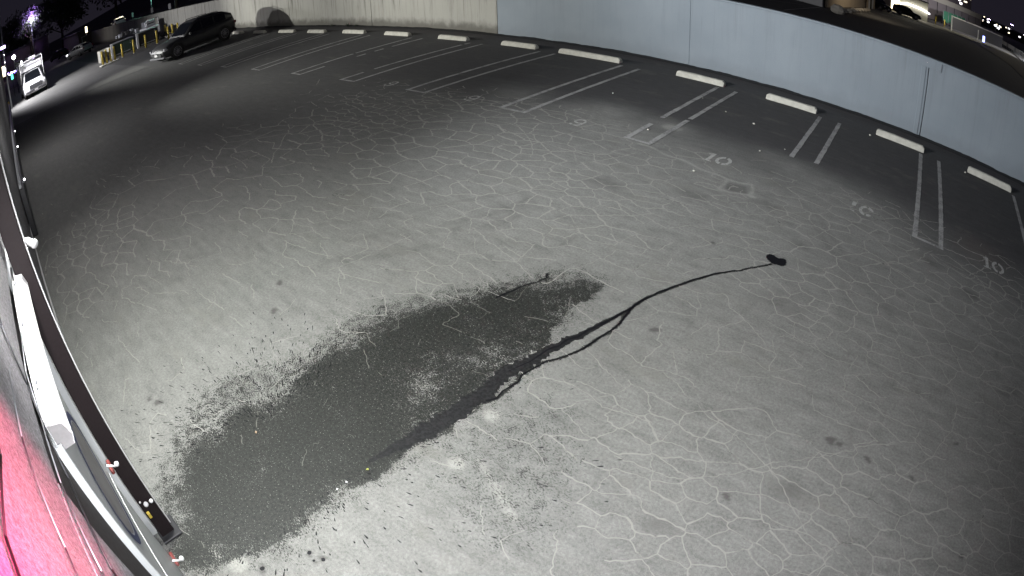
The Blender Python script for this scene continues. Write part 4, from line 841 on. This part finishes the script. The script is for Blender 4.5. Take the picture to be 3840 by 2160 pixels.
def street_lamp(loc, H, mat, label, group, armdx=1.2, head=.35, rz=0):
    t = thing('street_lamp', label, 'street lamp', loc, rz, group)
    MB().tube((0, 0, 0), (0, 0, H), .10, .06, 10).build('pole', M['grey_metal'], t)
    MB().path([(0, 0, H - .1), (armdx * .5, 0, H + .15), (armdx, 0, H + .15)], .04, 8).build('arm', M['grey_metal'], t)
    MB().box(armdx - head, armdx + head, -head * .5, head * .5, H + .12, H + .30, .03).build('lamp_head', M['grey_metal'], t)
    MB().box(armdx - head * .85, armdx + head * .85, -head * .42, head * .42, H - .12, H + .118, .03).build('lens', mat, t); return t
tree((-116.5, 6.2, 0), 12.5, 3.4, M['leaf_dark'], 'small added tree lit violet as a halo right behind the street lamp', n=2600, low=.5, ls=.3, group=None)  # tree added only to catch a violet halo around the lamp
point('added_violet_halo_light', (-114.0, 6.3, 9.6), 5200, (.42, .20, 1.0), .3)  # added violet light so the crown stands in for lens bloom
street_lamp((-114, 6.4, 0), 9.6, E['violet'], 'street lamp with a glaring violet halo at the top left', 'lit street lamps', 1.0, .7)
point('street_lamp_glow', (-113.0, 6.4, 9.0), 1300, (.86, .78, 1.0), .4)
point('teal_haze_light', (-60.3, 17.3, 4.3), 200, (.35, .95, .75), .15)  # added teal light, standing in for greenish lens haze
tl = thing('added_teal_lamp', 'small added teal lamp on a stake behind the concrete wall, standing in for greenish haze', 'lamp', (-60.6, 17.2, 1.0)); MB().tube((0, 0, 0), (0, 0, 3.9), .04).build('stake', M['grey_metal'], tl); MB().box(-.12, .12, -.1, .1, 3.9, 4.1, .02).build('lens', E['teal'], tl)  # lamp made up to go with the teal glow
street_lamp((52, 455, 0), 8.5, E['violet'], 'nearer bluish street lamp beyond the guard rail at upper right', 'lit street lamps', 0.6, 1.3)
street_lamp((80, 500, 0), 13.0, E['violet'], 'taller bluish street lamp beyond the guard rail at upper right', 'lit street lamps', 0.6, 1.6)
street_lamp((63, 300, 0), 9.0, E['warm'], 'pale yellow street lamp at the right edge of the frame', 'lit street lamps', 0.6, .7)
fl = thing('flood_lamp_pole', 'tall thin pole with a glaring white flood lamp at the far left edge', 'lamp pole', (-45.6, -.12, 0))
MB().tube((0, 0, 0), (0, 0, 8.4), .07, .05, 10).build('pole', M['grey_metal'], fl); MB().box(.10, .30, -.22, .22, 4.75, 4.98, .03).build('lamp_housing', M['grey_metal'], fl)
MB().box(.301, .33, -.20, .20, 4.77, 4.96, .01).build('lens', E['violet'], fl)
for z in (4.2, 3.6, 3.1, 2.9): MB().box(.05, .14, -.05, .05, z, z + .16, .01).build('bracket', M['white_metal'], fl)
gl = thing('globe_lamp', 'round white lamp on a dark building right of the flood lamp', 'lamp', (-60.2, .95, 3.78)); MB().ball((0, 0, 0), .22, 14, 9).build('globe', E['white'], gl); MB().tube((0, 0, -3.78), (0, 0, -.2), .05).build('stem', M['dark_metal'], gl)
sl = thing('string_lights', 'short string of violet bulbs above the road left of the truck', 'string lights', (-56, 0, 0)); pts = []
for k in range(22): u = k / 21; pts.append((random.uniform(-.05, .05), -.05 + 1.55 * u, 2.68 - .22 * math.sin(u * 3.1) + random.uniform(-.05, .05) - .1 * (1 - u)))
MB().path(pts, .012, 5).build('wire', M['dark_metal'], sl)
for k, p in enumerate(pts):
    MB().ball((p[0], p[1], p[2] + random.uniform(-.12, .08)), .055, 7, 5).build('bulb', E['violet_soft'] if k % 3 else E['white'], sl)
MB().tube((0, -.05, 0), (0, -.05, 2.7), .03).build('mast', M['dark_metal'], sl); MB().tube((0, 1.5, 0), (0, 1.5, 2.7), .03).build('mast', M['dark_metal'], sl)
ts = thing('teal_signal', 'small teal traffic signal under the violet string lights', 'signal', (-58, .45, 0)); MB().tube((0, 0, 0), (0, 0, 2.2), .04).build('pole', M['dark_metal'], ts); MB().box(.0, .12, -.12, .12, 1.75, 2.25, .02).build('lens', E['teal'], ts)
sg = thing('lit_sign', 'small upright glowing yellow white sign above the silver hatchback', 'sign', (-82, 12.9, 0)); MB().tube((0, 0, 0), (0, 0, 2.5), .05).build('pole', M['dark_metal'], sg); MB().box(.0, .08, -.12, .16, 2.5, 3.35, .02).build('face', E['warm'], sg)
# dark low buildings at the far end
def block(x0, x1, y0, y1, h_, mat, label, name='low_building', wins=(), roof=True):
    t = thing(name, label, 'building', (x1, y0, 0)); w, d = x0 - x1, y1 - y0
    MB().box(w, 0, 0, d, 0, h_).build('walls', mat, t)
    if roof: MB().box(w - .25, .25, -.25, d + .25, h_ + .002, h_ + .22, .04).build('roof', M['dark_metal'], t)
    for (yy, z, ww, hh, e) in wins:
        f = MB().box(.002, .06, yy - ww / 2 - .08, yy + ww / 2 + .08, z - .08, z + hh + .08, .01).build('window_frame', M['grey_metal'], t); MB().box(.061, .075, yy - ww / 2, yy + ww / 2, z, z + hh).build('pane', e, t)
    return t
dk = simple('dim_brown_render', (.07, .055, .055), .9, 0, .3, .5)
block(-150, -118, -4, 10, 5, dk, 'dark low building at the far end of the lot behind the truck', wins=((3.2, 1.2, .6, 2.0, E['warm']), (6.5, 1.5, 1.4, 1.2, M['glass']), (10, 1.5, 1.4, 1.2, M['glass'])))
block(-116, -92, 13.0, 15.2, 2.8, dk, 'dark low shed at the far end of the concrete wall', 'shed', wins=((1.0, .9, .8, 1.0, M['glass']),))
# car on the upper road with its roof catching warm light
dc = car('parked_sedan', 'car on the road above the wall whose roof glows yellow white', 'car', 4.4, 1.8, 1.5, 2.7, M['white_paint'], (-80.5, 17.4, 1.28), heading_of(-.97, .1), 'sedan', False, .32)
spot('added_hatchback_fill', (-76, 4.5, 6.5), (-76, 10.5, .5), 700, 80, (1.0, .95, .9), 1, .2)  # added fill to brighten the silver car, no street light seen here
spot('added_car_roof_light', (-77.5, 19.0, 5.2), (-78.6, 17.5, 2.4), 2600, 60, (1.0, .93, .62), .5, .1)  # added warm light for the glowing roof, its source unseen
for x, z, lab in ((-64.5, 1.2, 'thin meter post standing behind the wall left of the teal tree'), (-56.0, 1.1, 'thin pale sign post straddling the wall top'), (-50.0, 1.0, 'pale sign post with small plates above the wall')):
    t = thing('sign_post', lab, 'sign post', (x, 15.9, z), group='thin posts behind the wall'); MB().tube((0, 0, -1), (0, 0, 1.75), .03).build('post', M['grey_metal'], t); MB().box(.03, .05, -.12, .12, 1.2, 1.7, .01).build('plate', M['white_metal'], t)

# ------------------------------------------------------------------ scenery at the upper right, beyond the wall
mb = MB()
sb = thing('storage_building', 'tan walled building standing beyond the blue wall at upper right', 'building', (-9.9, 53.5, 0))
def wallseg(p, q, h_, th, mat, name, n=1, gap=.02):
    for k in range(n):
        a = [p[i] + (q[i] - p[i]) * k / n for i in (0, 1)]; b = [p[i] + (q[i] - p[i]) * (k + 1) / n for i in (0, 1)]
        L = math.hypot(b[0] - a[0], b[1] - a[1]); o = MB().box(gap, L - gap, 0, th, 0, h_, .02).build(name, mat, sb); o.location = (a[0] + 9.9, a[1] - 53.5, 0); o.rotation_euler = (0, 0, math.atan2(b[1] - a[1], b[0] - a[0]))
greyw = simple('grey_block_wall', (.30, .30, .31), .9, 0, .25, 1.2, .2)
wallseg((-26.0, 56.5), (-10.1, 53.2), 4.0, .3, greyw, 'wall_panel', 4)
wallseg((-9.9, 54.6), (-8.6, 76.0), 4.0, .3, M['tan'], 'wall_panel', 4)
for k in range(5): o = MB().box(-.12, .12, -.10, .10, 0, 4.2, .01).build('corner_post', [M['tan'], M['white_metal'], M['dark_metal'], M['white_metal'], M['tan']][k], sb); o.location = (1.55 + .12 * k, 22.6 + 1.1 * k, 0)
mb = MB().box(-26, -8.8, 57, 77, 4.01, 4.3); mb.build('roof', M['dark_metal'], sb).location = (9.9, -53.5, 0)
def boulder(x, y, r, lab):
    o = MB(); o.ball((0, 0, r * .6), r, 9, 7, (1.1, .9, .75)); o.v = [(a + random.uniform(-.12, .12) * r, b + random.uniform(-.12, .12) * r, max(-.02, c_ + random.uniform(-.1, .1) * r)) for a, b, c_ in o.v]; o.sm = [False] * len(o.sm)
    q = o.build('boulder', M['rock'], label=lab, category='boulder', group='boulders in front of the tan building'); q.location = (x, y, 0)
boulder(-8.1, 50.0, .62, 'largest boulder, at the left end of the row before the tan building')
names = ['second', 'third', 'fourth', 'fifth', 'sixth', 'seventh', 'eighth']
for k in range(7): boulder(-7.95 + .07 * k, 53.2 + 2.75 * k, random.uniform(.26, .36), '%s boulder from the left in the row before the tan building' % names[k])
bs = thing('bright_shop', 'brightly lit shop front behind the dark green SUV at upper right', 'shop', (-6.5, 97, 0))
MB().box(0, 6.5, 0, 3, 0, 3.2).build('walls', simple('cream_shop_wall', (.6, .58, .42), .8), bs); MB().box(0, 1.4, -.06, -.002, .3, 3.0).build('lit_window', E['warm'], bs)
MB().prism([(1.5, 1.5), (1.5, 1.8), (3.0, 2.15), (5.4, 2.05), (6.9, 1.7), (6.9, 1.45), (5.2, 1.75), (3.0, 1.85)], 'y', -.5, -.1).build('lit_fascia', E['shop'], bs)
MB().box(-.1, 6.6, -.1, 3.1, 3.205, 3.4).build('roof', M['dark_metal'], bs)
spot('shop_light', (-3.0, 95.0, 3.1), (-1.5, 90.0, 0), 500, 140, (1, .95, .75), 1, .2)
fn = thing('warehouse', 'long grey warehouse with roller doors and a pale upper band at upper right', 'warehouse', (-2.2, 114, 0), math.atan2(8, 7.5) if False else math.atan2(30, 14.5))
fw = simple('mauve_grey_roller_door', (.17, .15, .16), .8, 0, .15, 1); band = simple('beige_upper_band', (.36, .34, .30), .9, 0, .15, .6)
for k in range(8): MB().box(k * 5 + .08, k * 5 + 4.92, .1, .3, .15, 4.2, .01).build('roller_door', fw, fn); MB().box(k * 5 - .08, k * 5 + .08, .0, .32, 0, 4.2, .01).build('pier', M['dark_metal'], fn)
for k in range(4): MB().box(k * 10 + .04, k * 10 + 9.96, -.05, .4, 4.21, 5.4, .02).build('fascia_panel', band, fn)
MB().box(0, 40, .35, 12, 0, 5.3).build('core', dk, fn)
up = thing('office_block', 'dark multi storey block with lit windows above the warehouse', 'office building', (6, 128, 0), math.atan2(30, 14.5)); MB().box(0, 22, 4, 16, 0, 12.5).build('walls', simple('mauve_tower_wall', (.13, .11, .13), .9), up)
for k in range(34):
    x, z = random.uniform(.6, 21), random.choice([7, 8.3, 9.6, 10.9, 11.9]) + random.uniform(-.1, .1)
    MB().box(x, x + random.choice([.25, .4, 1.1]), 3.93, 3.998, z, z + random.choice([.25, .5])).build('lit_window', E['city'] if k % 3 else E['shop'], up)
for k, (z, s) in enumerate(((5.9, 1.4), (6.6, .9), (7.2, .6))): MB().box(13.5 - k, 13.5 - k + s, 3.9, 3.995, z, z + .5).build('lit_sign_panel', E['shop'], up)
pv = simple('pale_roadside_concrete', (.30, .29, .24), .9, 0, .2, .5)
def sheet(name, pts, z, mat): MB().add([(x, y, z) for x, y in pts], [tuple(range(len(pts)))]).build(name, mat, kind='structure')
sheet('far_pavement', [(-7.5, 90.5), (-3.0, 86.5), (1.5, 88.0), (5.5, 92.5), (14.8, 104), (12.5, 110), (4, 104), (-3.5, 97)], .03, pv)
sheet('roadside_slope', [(8.5, 92), (10.5, 81), (11.6, 70), (11.2, 56), (13.0, 52), (17.5, 70), (19.3, 92), (17.5, 110)], .05, M['gravel_soil'])
for nm, p, q, z, w in (('yellow_road_line', (-6.5, 80), (2, 90.5), .012, .18), ('road_edge_line', (-6.4, 72), (4.5, 87), .012, .14), ('lot_line', (-10.3, 39.9), (-10.1, 52.0), .012, .12), ('lot_line', (-14, 44.0), (-11.2, 49.5), .012, .12)):
    mb = MB(); strip(mb, p, q, w, z); mb.build(nm, pm.m if 'yellow' not in nm else simple('faded_yellow_line', (.45, .38, .10), .8), kind='structure')
for k, (x, y) in enumerate([(1.6, 104.5), (3.4, 107), (5.0, 109.3)]):
    dup(b0, (x, y, 0), 0, ['left', 'middle', 'right'][k] + ' one of three pale bollards before the green screen at upper right').scale = (1.6, 1.6, 1.3)
gs = thing('green_screen', 'green mesh screen hung on a fence before the warehouse', 'screen', (3.4, 117.5, 0), math.atan2(22.5, 6.8))
for k in range(6): MB().tube((k * 4.4, 0, 0), (k * 4.4, 0, 3.1), .05).build('post', M['grey_metal'], gs)
mb = MB(); rg = []
for k in range(45): u = k * .5; rg.append([(u, .06 + .07 * math.sin(u * 2.3), .7 + .15 * math.sin(u * 1.3)), (u, .06 + .09 * math.sin(u * 1.7 + 1), 1.8), (u, .06, 2.95 - .12 * math.sin(u * 1.43) ** 2)])
mb.loft(rg, closed=False, caps=False, smooth=True).build('cloth', M['green_cloth'], gs)
bd = thing('framed_board', 'large grey board in a white frame standing by the road at upper right', 'board', (4.6, 101, 0), math.atan2(7, 12))
MB().box(0, 12.6, 0, .12, .5, 2.5, .01).build('board', simple('grey_board_face', (.16, .16, .18), .5), bd); MB().box(-.12, .10, -.06, .18, 0, 2.75, .02).build('frame_post', M['white_metal'], bd); MB().box(.11, 12.6, -.05, .17, 2.505, 2.68, .02).build('frame_top', M['white_metal'], bd); MB().box(6.2, 6.4, -.05, .16, 0, 2.0, .02).build('frame_post', M['white_metal'], bd)
bl_ = thing('blue_lamp', 'small blue lamp glowing at the foot of the framed board', 'lamp', (10.4, 96.6, 0)); MB().box(-.2, .2, -.1, .1, .5, 1.5, .03).build('lens', E['blue'], bl_); MB().tube((0, 0, 0), (0, 0, .5), .04).build('stem', M['dark_metal'], bl_)
gd = thing('guard_rail', 'long lit guard rail on posts along the road at the right edge', 'guard rail', (0, 0, 0))
RP = [(15.5, 160), (20.5, 158), (21.8, 130), (21.0, 110), (19.6, 96), (18.3, 84), (17.2, 74)]; gl_ = []
for a, b in zip(RP[:-1], RP[1:]):
    n = max(2, int(math.hypot(b[0] - a[0], b[1] - a[1]) / 2.2))
    for k in range(n): gl_.append((a[0] + (b[0] - a[0]) * k / n, a[1] + (b[1] - a[1]) * k / n))
gl_.append(RP[-1])
for k, (a, b) in enumerate(zip(gl_[:-1], gl_[1:])):
    o = MB().box(.01, math.hypot(b[0] - a[0], b[1] - a[1]) - .01, -.04, .04, .55, 1.45, .01).build('rail_plate', M['white_metal'] if k % 5 else M['grey_metal'], gd); o.location = (a[0], a[1], 0); o.rotation_euler = (0, 0, math.atan2(b[1] - a[1], b[0] - a[0]))
    o = MB().tube((0, .1, 0), (0, .1, 1.3), .06, .05, 6).build('post', M['grey_metal'], gd); o.location = (a[0], a[1], 0)
spot('road_light', (30, 150, 12), (18, 100, 0), 9000, 60, (1.0, .95, .82), 1, .3); spot('forecourt_light', (6, 94, 9), (4, 108, 0), 2200, 110, (1.0, .95, .78), 1, .3); spot('added_warehouse_fill', (10, 100, 9), (4, 120, 2.5), 9000, 90, (1.0, .93, .88), 1, .3); spot('added_rail_fill', (27, 112, 7), (19.5, 116, 0.6), 16000, 110, (.95, .95, 1.0), 1, .3); spot('yard_light', (-3.0, 60, 7), (-9.5, 64, 1), 1500, 120, (1.0, .85, .62), 1, .3)  # warehouse and rail spots are added fill to brighten those two
# parked cars and lights beyond the guard rail
for k in range(5):
    x, y = 29 + 5.5 * k, 128 + 9 * k
    t = thing('lit_car', ['nearest', 'second', 'third', 'fourth', 'farthest'][k] + ' pale car shape behind the guard rail at the right edge', 'car', (x, y, 0), .8, 'cars behind the guard rail')
    MB().box(-2.1, 2.1, -.9, .9, .35, .95, .15).build('body', M['silver_paint'], t); MB().box(-1.0, 1.3, -.78, .78, .951, 1.45, .18).build('cabin', M['glass'], t)
    for sx in (-1.3, 1.3):
        for sy in (-.8, .8): MB().tube((sx, sy - .1, .33), (sx, sy + .1, .33), .33, .33, 12).build('wheel', M['rubber'], t)
    MB().box(2.08, 2.14, -.75, -.45, .6, .75).build('headlight', E['white'], t)
cl_ = []
for k in range(120):
    y = random.uniform(500, 860); a = R(random.uniform(57, 93)); x = y / math.tan(a) if abs(math.tan(a)) > .02 else 0
    x = y * math.cos(a) / math.sin(a); z = random.uniform(2, 9) + (y - 500) * .012; s = random.uniform(.35, .95) * (1.5 if random.random() < .12 else 1)
    cl_.append((x, y, z, s))
for mat, nm, pick in ((E['city'], 'distant_city_lights', lambda k: k % 3), (E['shop'], 'distant_white_lights', lambda k: k % 3 == 0)):
    mb = MB()
    for k, (x, y, z, s) in enumerate(cl_):
        if pick(k): mb.box(x - s, x + s, y, y + .4, z, z + s * 1.2)
    mb.build(nm, mat, kind='stuff', label='scattered tiny lights of the distant city at upper right' if 'city' in nm else 'scattered white lights among the distant city lights', category='city lights')
for k, (x, y, s) in enumerate([(60, 270, 1.1), (70, 330, 1.4), (45, 350, 1.2), (30, 330, 1.0), (78, 300, 1.2), (90, 380, 1.6)]):
    t = thing('lamp_mast', ['short mast with a greenish white lamp near the right edge', 'taller mast with a white lamp near the right edge', 'mast with a pale lamp above the guard rail', 'low mast with a white lamp above the guard rail, left one', 'mast with a bright lamp at the far right edge', 'farthest mast with a white lamp at the right edge'][k], 'lamp mast', (x, y, 0), group='lamp masts behind the guard rail')
    MB().tube((0, 0, 0), (0, 0, 5), .12, .08, 6).build('mast', M['grey_metal'], t); MB().box(-s * .5, s * .5, -.2, .2, 5, 5 + s * .5, .05).build('lens', E['white'], t)
